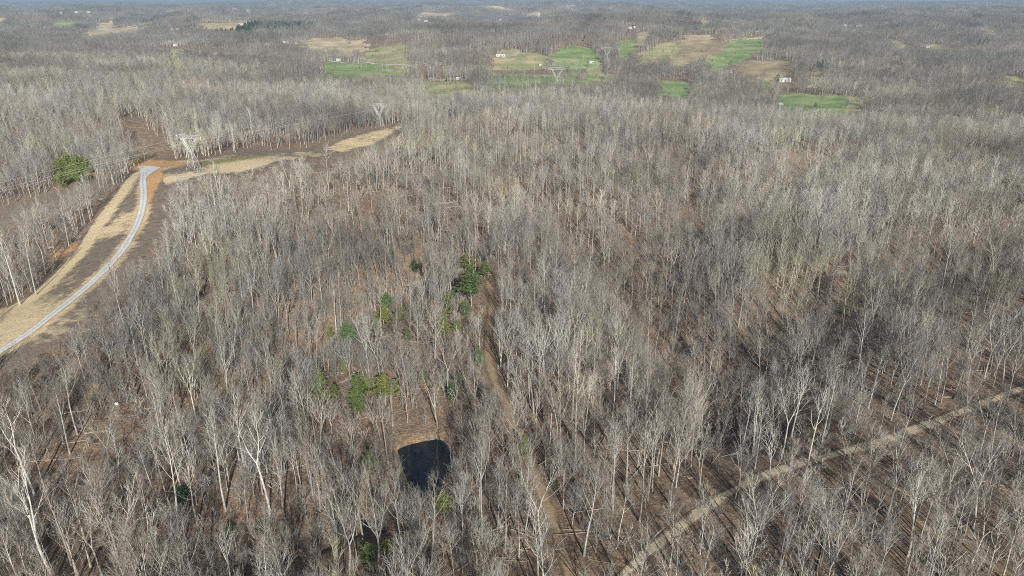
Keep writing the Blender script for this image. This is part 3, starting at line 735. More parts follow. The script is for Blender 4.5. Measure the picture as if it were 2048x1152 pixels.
for k in range(3):
    tr, cr = conifer(600 + k, 11, 5.5, 'pine', .8); P_PINE.append(proto(join_mesh('wood', tr, MB(), cr, [B, M['farpine']])))
P_CED = []
for k in range(2):
    tr, cr = conifer(610 + k, 7, 3.2, 'cedar', .8); P_CED.append(proto(join_mesh('wood', tr, MB(), cr, [B, M['cedar']])))
P_SAP = []
for k in range(4):
    tr, cr, tw = bare_tree(700 + k, 6.5, .2, 9, 1.0, 2, .05, 1, .6, (55, 30)); P_SAP.append(proto(join_mesh('wood', tr, cr, tw, [B, T_])))
P_BRUSH = []
for k in range(3):
    tr, cr = shrub(720 + k, 2.2, 2.6, 0); P_BRUSH.append(proto(mesh_np('wood', np.concatenate(tr.v), np.concatenate(tr.q), [T_])))
P_STICK = []
for k in range(3):
    R = random.Random(740 + k); m = MB()
    for _ in range(3):
        L = R.uniform(4, 11); a = R.random() * 3.14; c = np.array([R.uniform(-3, 3), R.uniform(-3, 3), .12]); d = np.array([math.cos(a), math.sin(a), R.uniform(-.02, .03)])
        m.tube([c - d * L / 2, c, c + d * L / 2 + np.array([0, 0, .1])], [.13, .10, .05], 5)
    P_STICK.append(proto(m.mesh('wood', [M['log']])))

EV = [  # base px, base py, top py, width/height, kind, material, label
 (775,622,587,.75,'pine','bluepine','small blue green pine at the back of the evergreen cluster'),
 (768,655,612,.75,'pine','yellowpine','yellow green pine just below the small blue green pine'),
 (757,668,640,.7,'cedar','yellowpine','dull yellow green cedar beside the yellow green pine'),
 (698,700,648,.75,'pine','bluepine','blue green pine standing apart at the cluster\'s left'),
 (662,685,652,.6,'cedar','yellowpine','thin brownish green cedar left of the blue green pine'),
 (900,630,584,.8,'cedar','cedar','full green cedar in the middle of the evergreen cluster'),
 (943,612,537,.5,'pine','cedar','tallest green pine rising at the cluster\'s right'),
 (936,545,505,.8,'pine','yellowpine','thin yellow green pine behind the tallest pine'),
 (969,560,525,.7,'pine','cedar','leaning green pine at the top right of the cluster'),
 (889,680,624,.6,'cedar','yellowpine','yellow green cedar below the rusty-leaved bush'),
 (930,632,604,.9,'cedar','bluepine','soft green cedar at the foot of the tallest pine'),
 (960,735,692,.5,'cedar','bluepine','narrow green cedar hugging a tree by the grassy track'),
 (815,680,655,.8,'cedar','cedar','low green cedar in front of the yellow green pine'),
 (830,545,520,.9,'cedar','farpine','dark shaded cedar behind the evergreen cluster'),
 (640,790,738,.6,'cedar','yellowpine','slender yellow green cedar left behind the pond'),
 (648,815,782,1.0,'pine','yellowpine','bushy yellow green pine left of the pond maple'),
 (718,832,755,.6,'cedar','cedar','dense green cedar standing behind the reddish maple'),
 (772,810,752,.7,'pine','yellowpine','wispy yellow green pine behind the pond'),
 (905,800,768,.8,'cedar','cedar','green cedar under bare trees right behind the pond'),
 (850,640,618,.8,'cedar','yellowpine','olive green sapling cedar left of the rusty-leaved bush'),
 (872,668,640,.7,'cedar','cedar','green cedar just below the rusty-leaved bush'),
 (915,668,640,.8,'cedar','yellowpine','yellow green cedar between the trees at the cluster\'s lower right'),
 (912,600,575,.8,'cedar','cedar','green cedar top left of the tallest pine'),
 (800,640,612,.8,'cedar','yellowpine','faint olive cedar right of the yellow green pine'),
 (690,745,712,.7,'cedar','yellowpine','olive cedar below the blue green pine'),
 (735,790,755,.7,'pine','yellowpine','yellow green pine right behind the dense green cedar'),
 (850,760,735,.8,'cedar','yellowpine','small yellow green cedar far behind the pond'),
 (925,765,740,.7,'cedar','cedar','green cedar between the pond and the grassy track'),
 (670,800,770,.8,'cedar','cedar','mid green cedar left of the dense green cedar'),
 (1050,912,872,.55,'cedar','yellowpine','yellow green cedar against a trunk on the grassy track'),
 (742,950,905,.7,'cedar','yellowpine','yellow green cedar on the left bank of the pond'),
 (889,1040,985,.55,'pine','yellowpine','ragged yellow green pine on the near bank of the pond'),
 (740,1135,1090,.9,'cedar','cedar','dark green cedar in the woods in front of the pond'),
 (774,1110,1080,.9,'pine','yellowpine','dull green pine beside the dark cedar in front of the pond'),
 (527,1062,1038,1.0,'cedar','cedar','small bright green holly on the shaded bank'),
 (457,1068,1045,1.0,'cedar','yellowpine','yellow green bush left of the small bright holly'),
 (365,1008,975,1.0,'cedar','farpine','dark green cedar at the foot of the left slope'),
 (1865,560,545,1.0,'cedar','farpine','small dark cedar in the upper right woods'),
 (1850,290,276,.9,'cedar','farpine','dark cedar among the far right woods'),
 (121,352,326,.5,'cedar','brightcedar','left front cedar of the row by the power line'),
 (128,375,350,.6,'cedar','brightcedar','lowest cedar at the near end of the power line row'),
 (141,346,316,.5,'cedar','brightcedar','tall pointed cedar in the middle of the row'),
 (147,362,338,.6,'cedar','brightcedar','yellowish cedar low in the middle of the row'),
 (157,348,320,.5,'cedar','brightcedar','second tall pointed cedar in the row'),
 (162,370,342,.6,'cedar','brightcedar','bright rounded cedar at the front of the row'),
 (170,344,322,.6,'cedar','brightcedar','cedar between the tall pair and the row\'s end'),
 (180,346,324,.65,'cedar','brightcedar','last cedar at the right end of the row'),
 (1630,216,205,.9,'cedar','farpine','dark round cedar alone in the green field'),
 (1590,215,209,.9,'cedar','farpine','small dark cedar by the grey barn'),
 (957,168,157,.8,'cedar','farpine','left cedar of the clump by the meadow'),
 (965,167,153,.7,'cedar','farpine','tallest cedar of the clump by the meadow'),
 (973,168,158,.9,'cedar','farpine','right cedar of the clump by the meadow'),
 (928,160,149,.8,'cedar','farpine','dark cedar beside the farm shed'),
 (893,163,156,.8,'cedar','farpine','dark cedar at the edge of the tan strip'),
 (1555,158,147,1.0,'cedar','farpine','dark evergreen beside the long white barn'),
 (1490,88,85,1.2,'cedar','farpine','dark tree in the hedge line across the green pasture'),
]

HOUSES = [  # px, py, length, depth, wall height, yaw, wall, roof, name, label
 (1001,113,30,11,4,.1,'white','whiteroof','farmhouse','long white farmhouse at the foot of the curving dirt drive'),
 (1568,163,34,13,4.5,.15,'white','whiteroof','barn','long white barn beside the small green yard'),
 (1583,158,14,10,3,.2,'brick','brownroof','house','brown roofed house behind the long white barn'),
 (1558,213,15,11,4,.5,'greyroof','blueroof','barn','blue grey roofed barn at the corner of the green field'),
 (1855,95,13,10,5,-.2,'white','greyroof','house','white house in the green yard in the right woods'),
 (1259,57,20,12,5,.1,'white','greyroof','house','grey roofed white house on the hilltop'),
 (1269,56,12,9,4,.3,'white','whiteroof','shed','white shed beside the hilltop house'),
 (1690,53,20,14,6,.1,'white','whiteroof','house','tall white house far out in the right-hand hills'),
 (1716,53,26,10,4,0,'white','whiteroof','shed','long low white shed right of the tall white house'),
 (838,41,30,16,5,.1,'white','whiteroof','barn','left white barn of the far tan field'),
 (853,43,26,14,4,-.2,'white','whiteroof','barn','right white barn of the far tan field'),
 (1001,40,18,14,5,0,'white','whiteroof','barn','white barn above the small green far field'),
 (1078,29,30,20,6,0,'white','whiteroof','barn','white barn on the farthest tan field'),
 (1108,130,16,10,4,.2,'greyroof','greyroof','house','grey house in the trees below the green hill'),
 (1080,132,10,8,3,.4,'white','whiteroof','shed','small white shed left of the grey house'),
 (917,160,12,9,3.5,.2,'white','whiteroof','shed','white shed on the farm lane by the meadow'),
 (866,161,18,9,3,.1,'brick','greyroof','shed','low brown shed at the left end of the farm lane'),
 (851,131,15,10,4,.3,'brick','greyroof','house','brick house in the trees right of the wheat field'),
 (882,129,12,9,3.5,0,'greyroof','greyroof','shed','grey shed in the trees beyond the brick house'),
 (434,109,18,10,4,.1,'white','whiteroof','house','white house in the left valley woods'),
 (431,116,13,9,4,-.3,'white','greyroof','house','grey roofed house just below the white valley house'),
 (572,86,22,11,4,0,'white','whiteroof','shed','long white shed left of the tan farm field'),
 (592,87,13,9,4,.2,'white','greyroof','house','grey roofed house at the edge of the tan farm field'),
 (534,90,15,10,5,.1,'white','whiteroof','house','white house alone left of the long white shed'),
 (344,60,20,12,4,.1,'white','whiteroof','shed','left one of two white sheds under the thin tan field'),
 (356,60,16,12,4,-.1,'white','whiteroof','shed','right one of two white sheds under the thin tan field'),
 (223,43,20,14,5,0,'white','greyroof','house','white house above the far left tan field'),
 (482,51,24,14,5,.1,'white','whiteroof','shed','white farm shed in the upper tan clearing'),
 (497,50,14,12,5,.4,'white','whiteroof','house','white house right of the farm shed in the clearing'),
 (352,92,16,11,4,0,'white','whiteroof','house','white house above the small yellow green clearing'),
 (467,18,40,24,8,0,'white','whiteroof','barn','left distant white barn on the far ridge'),
 (497,23,34,24,8,.2,'white','whiteroof','barn','right distant white barn on the far ridge'),
 (124,27,30,20,7,0,'white','whiteroof','house','leftmost of three distant white houses'),
 (153,26,30,20,7,.2,'white','whiteroof','house','middle one of three distant white houses'),
 (178,26,30,20,7,.1,'white','whiteroof','house','rightmost of three distant white houses'),
 (677,122,14,9,4,.1,'white','whiteroof','house','white house at the left end of the farm lane'),
 (1183,126,14,8,3,0,'white','whiteroof','shed','small white shed on the strip below the far pylon'),
]

# ------------------------------------------------------------------ where the trees stand
F_POLY = [p for _, p, _ in FIELDS]
def allowed(x, y, z, h=20.0):
    ok = np.ones(len(x), bool)
    px0, py0, dep = project(x, y, z); _, py1, _ = project(x, y, z + h)
    for q, poly in enumerate(CLEAR):
        for k in (((0, .3, .6, .85) if q == 0 else (0, .35, .7) if q == 1 else (0,)) if h > 6 else (0,)):
            ok &= ~inside(px0, py0 * (1 - k) + py1 * k, poly)
    wb = fbm(x, y, 55, 3, 77) * 60 / dep * FPX * 0.20
    far = dep > 600
    for poly in F_POLY:
        xs = [p[0] for p in poly]; ys = [p[1] for p in poly]
        c = np.where(far & (px0 > min(xs) - 6) & (px0 < max(xs) + 6) & (py0 > min(ys) - 3) & (py1 < max(ys) + 3))[0]
        if len(c) == 0: continue
        m = np.zeros(len(c), bool)
        for k in (0, .34, .67, 1): m |= inside(px0[c] + wb[c], py0[c] * (1 - k) + py1[c] * k + wb[c] * .35, poly)
        ok[c[m]] = False
    for hs in HOUSES:
        w = 5.5
        c = np.where(far & (np.abs(px0 - hs[0]) < w) & (py0 > hs[1] - 1) & (py1 < hs[1]))[0]; ok[c] = False
    return ok
def off_paths(x, y):
    ok = np.ones(len(x), bool)
    for P, w in PATHS:
        s = np.where((x > P[:,0].min() - w) & (x < P[:,0].max() + w) & (y > P[:,1].min() - w) & (y < P[:,1].max() + w))[0]
        ok[s[poly_dist(x[s], y[s], list(P), False) < w]] = False
    for P, _d, _w in HOLLOWS:
        ok[poly_dist(x, y, P, False) < 2.5] = False
    s = np.where(np.hypot(x - PC[0], y - PC[1]) < 40)[0]
    ok[s[inside(x[s], y[s], POND) | (poly_dist(x[s], y[s], POND) < 2.0)]] = False
    return ok
def jitter(step, r0, r1, az=47, seed=0, ymin=-1e9):
    g = np.random.default_rng(seed); n = int(r1 / step) + 2
    X, Y = np.meshgrid(np.arange(-n, n + 1) * step, np.arange(-1, n + 1) * step)
    x = (X + g.uniform(-.5, .5, X.shape) * step).ravel(); y = (Y + g.uniform(-.5, .5, X.shape) * step).ravel()
    r = np.hypot(x, y); k = (r > r0) & (r <= r1) & (np.abs(np.degrees(np.arctan2(x, y))) < az) & (y > ymin)
    return x[k], y[k]

INST = []        # (x, y, z, proto, yaw, scale)
def put(x, y, z, p, sc, seed=0):
    g = np.random.default_rng(seed); INST.append(np.stack([x, y, z, p, g.uniform(0, 6.283, len(x)), sc], 1))
def pick(lst, n, g): return np.array(lst)[g.integers(0, len(lst), n)]

def clear_view(x, y, z, seed, h=19):
    """drop trees whose crowns would stand before the pond, the evergreens and the tracks"""
    px0, py0, dep = project(x, y, z); _, py1, _ = project(x, y, z + h); ok = np.ones(len(x), bool); r = np.random.default_rng(seed).random(len(x))
    pp = np.array(POND_PX); pp = pp.mean(0) + (pp - pp.mean(0)) * 1.02; pb = [tuple(q) for q in pp]
    for k in (0, .2, .4, .6, .85): ok &= ~inside(px0, py0 * (1 - k) + py1 * k, pb)
    for e in EV:
        if e[1] < 300: continue
        hh = e[1] - e[2]; w = max(hh * e[3] * .5, 8) + 5; yc = e[2] + hh * .42
        for k in (.1, .3, .5, .7, .9): ok &= ~((np.abs(px0 - e[0]) < w) & (np.abs(py0 * (1 - k) + py1 * k - yc) < hh * .5) & (py0 > e[1] - 2) & (r < (.88 if e[1] > 400 else 1.1)))
    for P, w, pr in ((TRACK_A, 14, .74), (TRACK_B, 11, .3)):
        for k in (.3, .5, .7, .9): ok &= ~((poly_dist(px0, py0 * (1 - k) + py1 * k, P, False) < w) & (r < pr))
    return ok
# the nearest woods: single trees; the 300 that show largest become objects
x, y = jitter(5.0, 45, 330, 50, 1, 30.0)
ok = off_paths(x, y); x, y = x[ok], y[ok]
dn = fbm(x, y, 35, 2, 60); z = height(x, y)
px0, py0, dep = project(x, y, z)
bare_spots = [[(150,830),(320,850),(340,900),(260,980),(150,1100),(90,1100),(120,960)], [(400,930),(470,920),(480,1040),(400,1040)], [(1600,960),(1760,960),(1800,1060),(1640,1070)], [(1400,880),(1640,800),(1660,930),(1450,980)], [(1000,780),(1110,1152),(1160,1152),(1030,780)]]
thin = np.full(len(x), 0.93)
for poly in bare_spots: thin[inside(px0, py0, poly)] = 0.20
thin = np.where((px0 > 1250) & (py0 > 620), np.minimum(thin, 0.88), thin)
ok = allowed(x, y, z) & clear_view(x, y, z, 5) & (rng.random(len(x)) < thin * np.clip(1.0 + .8 * dn, .25, 1)); x, y, z = x[ok], y[ok], z[ok]
near_x, near_y, near_z = x, y, z
#==NEAR==
# hand-placed trees read off the photograph: base pixel, pixel of the top, kind in HI (or a special one), words for what sets it apart
HAND = [
 (109,1165,700,'giant','towering white-barked tree forking wide in the lower left corner'),
 (68,990,800,'pale','tall white-barked tree on the slope behind the corner giant'),
 (12,985,880,7,None),(140,908,760,1,None),(84,915,770,5,None),(186,843,775,7,None),(178,893,815,8,None),(219,940,838,3,None),(205,1153,1010,3,None),
 (369,895,770,5,None),(451,1021,820,1,None),(356,1075,838,5,None),(540,1030,830,'pale','white-trunked forest tree standing between the left slope and the pond'),(595,1001,880,1,None),(496,1042,950,6,None),
 (273,1153,975,3,None),(287,1156,1085,'snag','short broken dead trunk at the foot of the left slope'),(305,1138,1070,'snag2','pale broken snag among brush on the left slope'),
 (1099,888,780,'snag3','crooked dead tree right of the grassy track'),(1044,968,790,0,None),(1082,1090,915,3,None),(1168,1112,940,0,None),(1147,949,800,1,None),(1253,972,800,7,None),(1279,1045,870,1,None),
 (786,852,765,7,None),(815,845,740,1,None),(875,857,745,4,None),(843,1105,992,'round','dense round-crowned tree on the near bank of the pond'),(757,1140,955,4,None),(908,1156,1040,0,None),(700,1150,980,4,None),
 (703,915,826,'red','reddish budding maple with a wide fan crown left of the pond'),(912,1003,925,'round2','low round-headed tree leaning over the pond from its right bank'),
 (1726,1006,873,3,None),(1772,1037,865,9,None),(1598,1064,950,2,None),(1625,1092,980,5,None),(1492,1150,1030,9,None),(1881,1155,965,1,None),(1845,1153,1010,5,None),
 (1681,849,755,4,None),(1976,982,855,1,None),(1988,1003,875,7,None),(1871,1013,930,8,None),(1509,938,800,5,None),(1382,934,800,1,None),(1488,1078,950,3,None),(1471,996,870,4,None),
 (1994,1057,950,0,None),(1943,1126,980,3,None),(1427,828,735,1,None),(1447,873,775,0,None),(635,905,800,2,None),(560,830,690,4,None),(300,760,600,1,None),(258,690,520,7,None),(225,760,640,3,None),(330,900,770,1,None),
 (40,610,470,7,None),(15,610,500,1,None),(72,590,455,7,None),(92,548,430,3,None),(138,492,400,7,None),(245,610,530,8,None),(170,447,380,2,None),
 (1010,1100,960,3,None),(960,1040,900,2,None),(1225,835,700,1,None),(1290,900,760,4,None),(1340,1010,880,2,None),(1560,1130,1000,1,None),(1700,1130,1000,3,None),(1790,930,800,2,None),(1890,880,770,3,None),(1960,900,780,4,None),
]
SPECIAL = {'giant': (GIANT, 24), 'pale': (PALE, 24), 'snag': (SNAG, 17), 'snag2': (SNAG, 17), 'snag3': (SNAG, 17), 'round': (ROUND, 15), 'round2': (ROUND, 15), 'red': (RED, 16)}
hp = hit([t[0] for t in HAND], [t[1] for t in HAND])
TREES = []       # x, y, z, meshes, natural height, scale, yaw, own label, form words
for (px, py, top, kd, lab), (x, y, z) in zip(HAND, hp):
    d = math.hypot(x, y); v = (top - 576) / FPX
    zt = CAM_H + d * (-SP - v * CP) / (CP - v * SP) * (math.hypot(1, 0))     # height met by the sight line over that spot
    yy = y; zt = CAM_H + yy * (-SP - v * CP) / (CP - v * SP)
    h = min(max(zt - z, 7), 30)
    if kd in SPECIAL: me, h0 = SPECIAL[kd]; form = ''
    else:
        kd = 12 if kd == 9 else kd
        me, h0, form = (HI[kd][0], HI[kd][1]), HI[kd][2], HI[kd][3]
    TREES.append((x, y, z, me, h0, h / h0, random.random() * 6.28 if kd not in ('giant',) else 0.4, lab, form))
hx = np.array([t[0] for t in TREES]); hy = np.array([t[1] for t in TREES])
far_enough = np.min(np.hypot(near_x[:,None] - hx, near_y[:,None] - hy), 1) > 3.6
near_x, near_y, near_z = near_x[far_enough], near_y[far_enough], near_z[far_enough]
px0, py0, dep = project(near_x, near_y, near_z); _, pyt, _ = project(near_x, near_y, near_z + 20)
seen = (px0 > -10) & (px0 < 2058) & (pyt < 1150) & (py0 > 0)
order = np.argsort(np.where(seen, dep, 1e9)); n_ind = 300 - len(TREES)
ind = order[:n_ind]; rest = np.setdiff1d(np.arange(len(near_x)), ind)
for q in ind:
    k = random.randrange(len(HI)); s = random.choice((random.uniform(.5, .8), random.uniform(.75, 1.02), random.uniform(.8, 1.02)))
    TREES.append((near_x[q], near_y[q], near_z[q], (HI[k][0], HI[k][1]), HI[k][2], s, random.random() * 6.28, None, HI[k][3]))

ORD = ['', 'second ', 'third ', 'fourth ', 'fifth ', 'sixth ', 'seventh ', 'eighth ', 'ninth ', 'tenth ', 'eleventh ', 'twelfth ', 'thirteenth ', 'fourteenth ', 'fifteenth ', 'sixteenth ', 'seventeenth ', 'eighteenth ', 'nineteenth ', 'twentieth ', 'twenty-first ', 'twenty-second ', 'twenty-third ', 'twenty-fourth ']
def ordinal(k): return ORD[k] if k < len(ORD) else ''
tx = np.array([t[0] for t in TREES]); ty = np.array([t[1] for t in TREES]); tz = np.array([t[2] for t in TREES])
tpx, tpy, _ = project(tx, ty, tz)
dA = poly_dist(tx, ty, list(A_W), False); dB = poly_dist(tx, ty, list(B_W), False); dP = poly_dist(tx, ty, POND); dR = poly_dist(tx, ty, list(ROAD_W), False)
xa = lambda p: np.interp(p[1], B_W[::-1,1] if B_W[0,1] > B_W[-1,1] else B_W[:,1], B_W[::-1,0] if B_W[0,1] > B_W[-1,1] else B_W[:,0])
def region(k):
    x, y = tx[k], ty[k]
    rightB = x > xa((x, y)); ya = np.interp(x, A_W[np.argsort(A_W[:,0]),0], A_W[np.argsort(A_W[:,0]),1]); beyondA = y > ya
    if tpx[k] < 420 and tpy[k] < 700 : return 'in the woods edging the gravel road strip' if dR[k] < 30 else 'in the woods off the gravel road'
    if dP[k] < 14:
        if y > PC[1] + 13: return 'behind the pond'
        if y < PC[1] - 9: return 'in front of the pond'
        return 'left of the pond' if x < PC[0] else 'right of the pond'
    if dB[k] < 8: return 'along the right side of the grassy track' if rightB else 'along the left side of the grassy track'
    if dA[k] < 9: return 'on the upper edge of the dirt track' if beyondA else 'on the lower edge of the dirt track'
    if not rightB:
        if tpx[k] < 330: return 'on the open slope below the gravel road'
        if tpx[k] < 620: return 'in the woods between open slope and pond'
        return 'in the woods around the pond'
    if x > A_W[:,0].min() and not beyondA: return 'on the leaf-strewn ground below the dirt track'
    return 'in the woods above the dirt track' if tpx[k] > 1400 else 'in the woods between grassy and dirt tracks'
REG = [region(k) for k in range(len(TREES))]
LAB = [t[7] for t in TREES]; buckets = {}
for k in range(len(TREES)):
    if LAB[k] is None: buckets.setdefault((TREES[k][8], REG[k]), []).append(k)
for (form, reg), ks in buckets.items():
    ks.sort(key=lambda k: tpx[k])
    for q, k in enumerate(ks):
        if len(ks) == 1: LAB[k] = 'the only %s bare tree %s' % (form, reg)
        else: LAB[k] = ('leftmost ' if q == 0 else 'rightmost ' if q == len(ks) - 1 else ordinal(q)) + '%s bare tree %s' % (form, reg) + ('' if q in (0, len(ks) - 1) else ', counting rightwards')
def plant(name, meshes, loc, yaw, s, label, cat, group=None, parts=('trunk', 'crown')):
    e = bpy.data.objects.new(name, None); COL.objects.link(e); e.location = loc; e.rotation_euler = (0, 0, yaw); e.scale = (s, s, s)
    tag(e, label, cat, group)
    for nm, me in zip(parts, meshes):
        o = bpy.data.objects.new(nm, me); COL.objects.link(o); o.parent = e
    return e
for (x, y, z, me, h0, s, yaw, _l, form), lab in zip(TREES, LAB):
    plant('bare_tree', me, (x, y, z), yaw, s, lab, 'tree', 'bare trees in the nearest woods')

# ------------------------------------------------------------------ the massed woods: one object scattering tree kinds over the land
g = np.random.default_rng(99)
put(near_x[rest], near_y[rest], near_z[rest], pick(P_HI, len(rest), g), g.uniform(.5, 1.02, len(rest)), 1)
x, y = jitter(5.2, 50, 360, 48, 15, 30.0); z = height(x, y); gg = np.random.default_rng(16); pxx, pyy, _ = project(x, y, z)
k = off_paths(x, y) & allowed(x, y, z, 8) & clear_view(x, y, z, 17, 8) & (gg.random(len(x)) < np.where(inside(pxx, pyy, bare_spots[0]), .15, np.where((pxx < 1000) & (pyy > 520), .62, .36)))
x, y, z = x[k], y[k], z[k]; put(x, y, z, pick(P_HI[9:11], len(x), gg), gg.uniform(.38, .72, len(x)), 18)
def fill(step, r0, r1, kinds, seed, az=47, smin=.6, smax=1.02, thin=.93, h=19.0, special=True, zoff=0.0):
    x, y = jitter(step, r0, r1, az, seed); ok = off_paths(x, y) if r0 < 900 else np.ones(len(x), bool)
    x, y = x[ok], y[ok]; z = height(x, y) + zoff; gg = np.random.default_rng(seed + 5)
    d = (fbm(x, y, 75, 3, 60) + .25 * fbm(x, y, 300, 2, 66)) * (1 if r0 < 900 else .5)
    ok = allowed(x, y, z, h) & (clear_view(x, y, z, 6) if r0 < 900 else True) & (gg.random(len(x)) < thin * np.clip(.98 + 1.2 * d, .06, 1)); x, y, z = x[ok], y[ok], z[ok]
    if r0 >= 900:
        k = gap(x, y) > -0.30 + .1 * gg.random(len(x)); x, y, z = x[k], y[k], z[k]
    p = pick(kinds, len(x), gg)
    if special:
        bz = fbm(x, y, 120, 2, 200); rz = fbm(x, y, 90, 2, 230); r = gg.random(len(x))
        m = r < np.clip((bz - .02) * 1.3, 0.02, .7); p[m] = pick(P_BUD, int(m.sum()), gg)
        m = (r > .985) | ((rz > .35) & (r > .85)); p[m] = pick(P_RED, int(m.sum()), gg)
    put(x, y, z, p, gg.uniform(smin, smax, len(x)), seed)
fill(4.9, 330, 900, P_MID, 2)
fill(5.6, 900, 1500, P_LOW, 3, h=25)
fill(20.0, 1500, 5000, P_C20, 4, special=False, smin=.85, smax=1.1, thin=1.0, h=25)
fill(57.0, 5000, 15000, P_C60, 5, special=False, smin=.95, smax=1.15, thin=1.0, h=27)
# dark conifers scattered in the far country, and the pine plantation and groves
def grove(poly, step, kinds, seed, smin, smax):
    H = hit([p[0] for p in poly], [p[1] for p in poly]); lo, hi = H[:,:2].min(0), H[:,:2].max(0)
    gg = np.random.default_rng(seed); nx, ny = int((hi[0]-lo[0])/step)+1, int((hi[1]-lo[1])/step)+1
    X, Y = np.meshgrid(lo[0] + np.arange(nx)*step, lo[1] + np.arange(ny)*step); x = (X + gg.uniform(-.5,.5,X.shape)*step).ravel(); y = (Y + gg.uniform(-.5,.5,X.shape)*step).ravel()
    k = inside(x, y, [tuple(q) for q in H[:,:2]]); x, y = x[k], y[k]
    put(x, y, height(x, y), pick(kinds, len(x), gg), gg.uniform(smin, smax, len(x)), seed)
hx_, hy_ = [], []
for _mk, poly, _l in FIELDS:
    if min(p[1] for p in poly) < 68: continue
    for a_, b_ in zip(poly, poly[1:] + poly[:1]):
        n_ = int(math.hypot(b_[0] - a_[0], (b_[1] - a_[1]) * 4) / 3.5)
        for q_ in range(n_):
            if random.random() < .42: t_ = (q_ + random.random()) / n_; hx_.append(a_[0] + (b_[0] - a_[0]) * t_ + random.gauss(0, 1)); hy_.append(a_[1] + (b_[1] - a_[1]) * t_ + random.gauss(0, .5))
H = hit(hx_, hy_); put(H[:,0], H[:,1], H[:,2], pick(P_LOW + P_CED, len(H), np.random.default_rng(5)), np.random.default_rng(6).uniform(.25, .8, len(H)), 47)
grove([(427,74),(470,66),(560,53),(636,53),(632,57),(520,70),(440,78)], 13, P_PINE, 41, 1.4, 2.1)
grove([(1625,143),(1640,134),(1663,134),(1660,143)], 9, P_PINE, 42, 1.2, 1.6)
grove([(1948,92),(1985,84),(1980,90),(1955,96)], 12, P_PINE, 43, 1.5, 2)
grove([(785,20),(845,15),(840,18),(790,22)], 30, P_PINE, 44, 2, 3)
x, y = jitter(75, 900, 4500, 47, 8); z = height(x, y); k = (fbm(x, y, 500, 2, 90) > .12) & allowed(x, y, z, 6); gg = np.random.default_rng(3)
put(x[k], y[k], z[k], pick(P_PINE + P_CED, int(k.sum()), gg), gg.uniform(.8, 1.5, int(k.sum())), 8)
WOODS_N = len(INST)
def scatter(name, rows, coll):
    A = np.concatenate(rows); me = bpy.data.meshes.new(name); me.vertices.add(len(A)); me.vertices.foreach_set('co', A[:, :3].astype(np.float32).ravel())
    for nm, ty_, v in (('kind_index', 'INT', A[:,3].astype(np.int32)), ('yaw', 'FLOAT', A[:,4].astype(np.float32)), ('size', 'FLOAT', A[:,5].astype(np.float32))):
        at = me.attributes.new(nm, ty_, 'POINT'); at.data.foreach_set('value', v)
    o = link(name, me); ng = bpy.data.node_groups.new(name, 'GeometryNodeTree')
    ng.interface.new_socket('Geometry', in_out='INPUT', socket_type='NodeSocketGeometry'); ng.interface.new_socket('Geometry', in_out='OUTPUT', socket_type='NodeSocketGeometry')
    N = ng.nodes; L = ng.links; gi = N.new('NodeGroupInput'); go = N.new('NodeGroupOutput'); ci = N.new('GeometryNodeCollectionInfo'); ip = N.new('GeometryNodeInstanceOnPoints'); mp = N.new('GeometryNodeMeshToPoints')
    ci.inputs[0].default_value = coll; ci.inputs[1].default_value = True; ci.inputs[2].default_value = True
    def attr(nm, ty_):
        a = N.new('GeometryNodeInputNamedAttribute'); a.data_type = ty_; a.inputs[0].default_value = nm; return a.outputs[0]
    cx = N.new('ShaderNodeCombineXYZ'); L.new(attr('yaw', 'FLOAT'), cx.inputs[2])
    L.new(gi.outputs[0], mp.inputs[0]); L.new(mp.outputs[0], ip.inputs['Points']); L.new(ci.outputs[0], ip.inputs['Instance']); ip.inputs['Pick Instance'].default_value = True
    L.new(attr('kind_index', 'INT'), ip.inputs['Instance Index']); L.new(cx.outputs[0], ip.inputs['Rotation']); L.new(attr('size', 'FLOAT'), ip.inputs['Scale'])
    L.new(ip.outputs[0], go.inputs[0]); md = o.modifiers.new('scatter', 'NODES'); md.node_group = ng
    return o
tag(scatter('woods', INST[:WOODS_N], PROT), 'grey brown leafless woods covering the hills to the horizon', kind='stuff')
# saplings, brush and dead sticks on the forest floor
x, y = jitter(4.2, 60, 480, 46, 21); ok = off_paths(x, y); x, y = x[ok], y[ok]; z = height(x, y); gg = np.random.default_rng(77)
ok = allowed(x, y, z, 4) & (gg.random(len(x)) < .78) & (poly_dist(x, y, POND) > 8) & ~inside(x, y, POND); x, y, z = x[ok], y[ok], z[ok]
r = gg.random(len(x)); p = pick(P_BRUSH, len(x), gg); m = r < .42; p[m] = pick(P_SAP, int(m.sum()), gg); m = r > .86; p[m] = pick(P_STICK, int(m.sum()), gg)
put(x, y, z, p, gg.uniform(.5, 1.25, len(x)), 22)
x, y = jitter(5, 100, 480, 46, 31); z = height(x, y); gg = np.random.default_rng(79); pxx, pyy, _ = project(x, y, z)
m = (inside(pxx, pyy, CLEAR[1]) | (inside(pxx, pyy, CLEAR[2]))) & (gg.random(len(x)) < .8); put(x[m], y[m], z[m], pick(P_BRUSH, int(m.sum()), gg), gg.uniform(.7, 1.3, int(m.sum())), 23)
tag(scatter('undergrowth', INST[WOODS_N:], PROT), 'twiggy brush, saplings and dead sticks on the forest floor', kind='stuff')

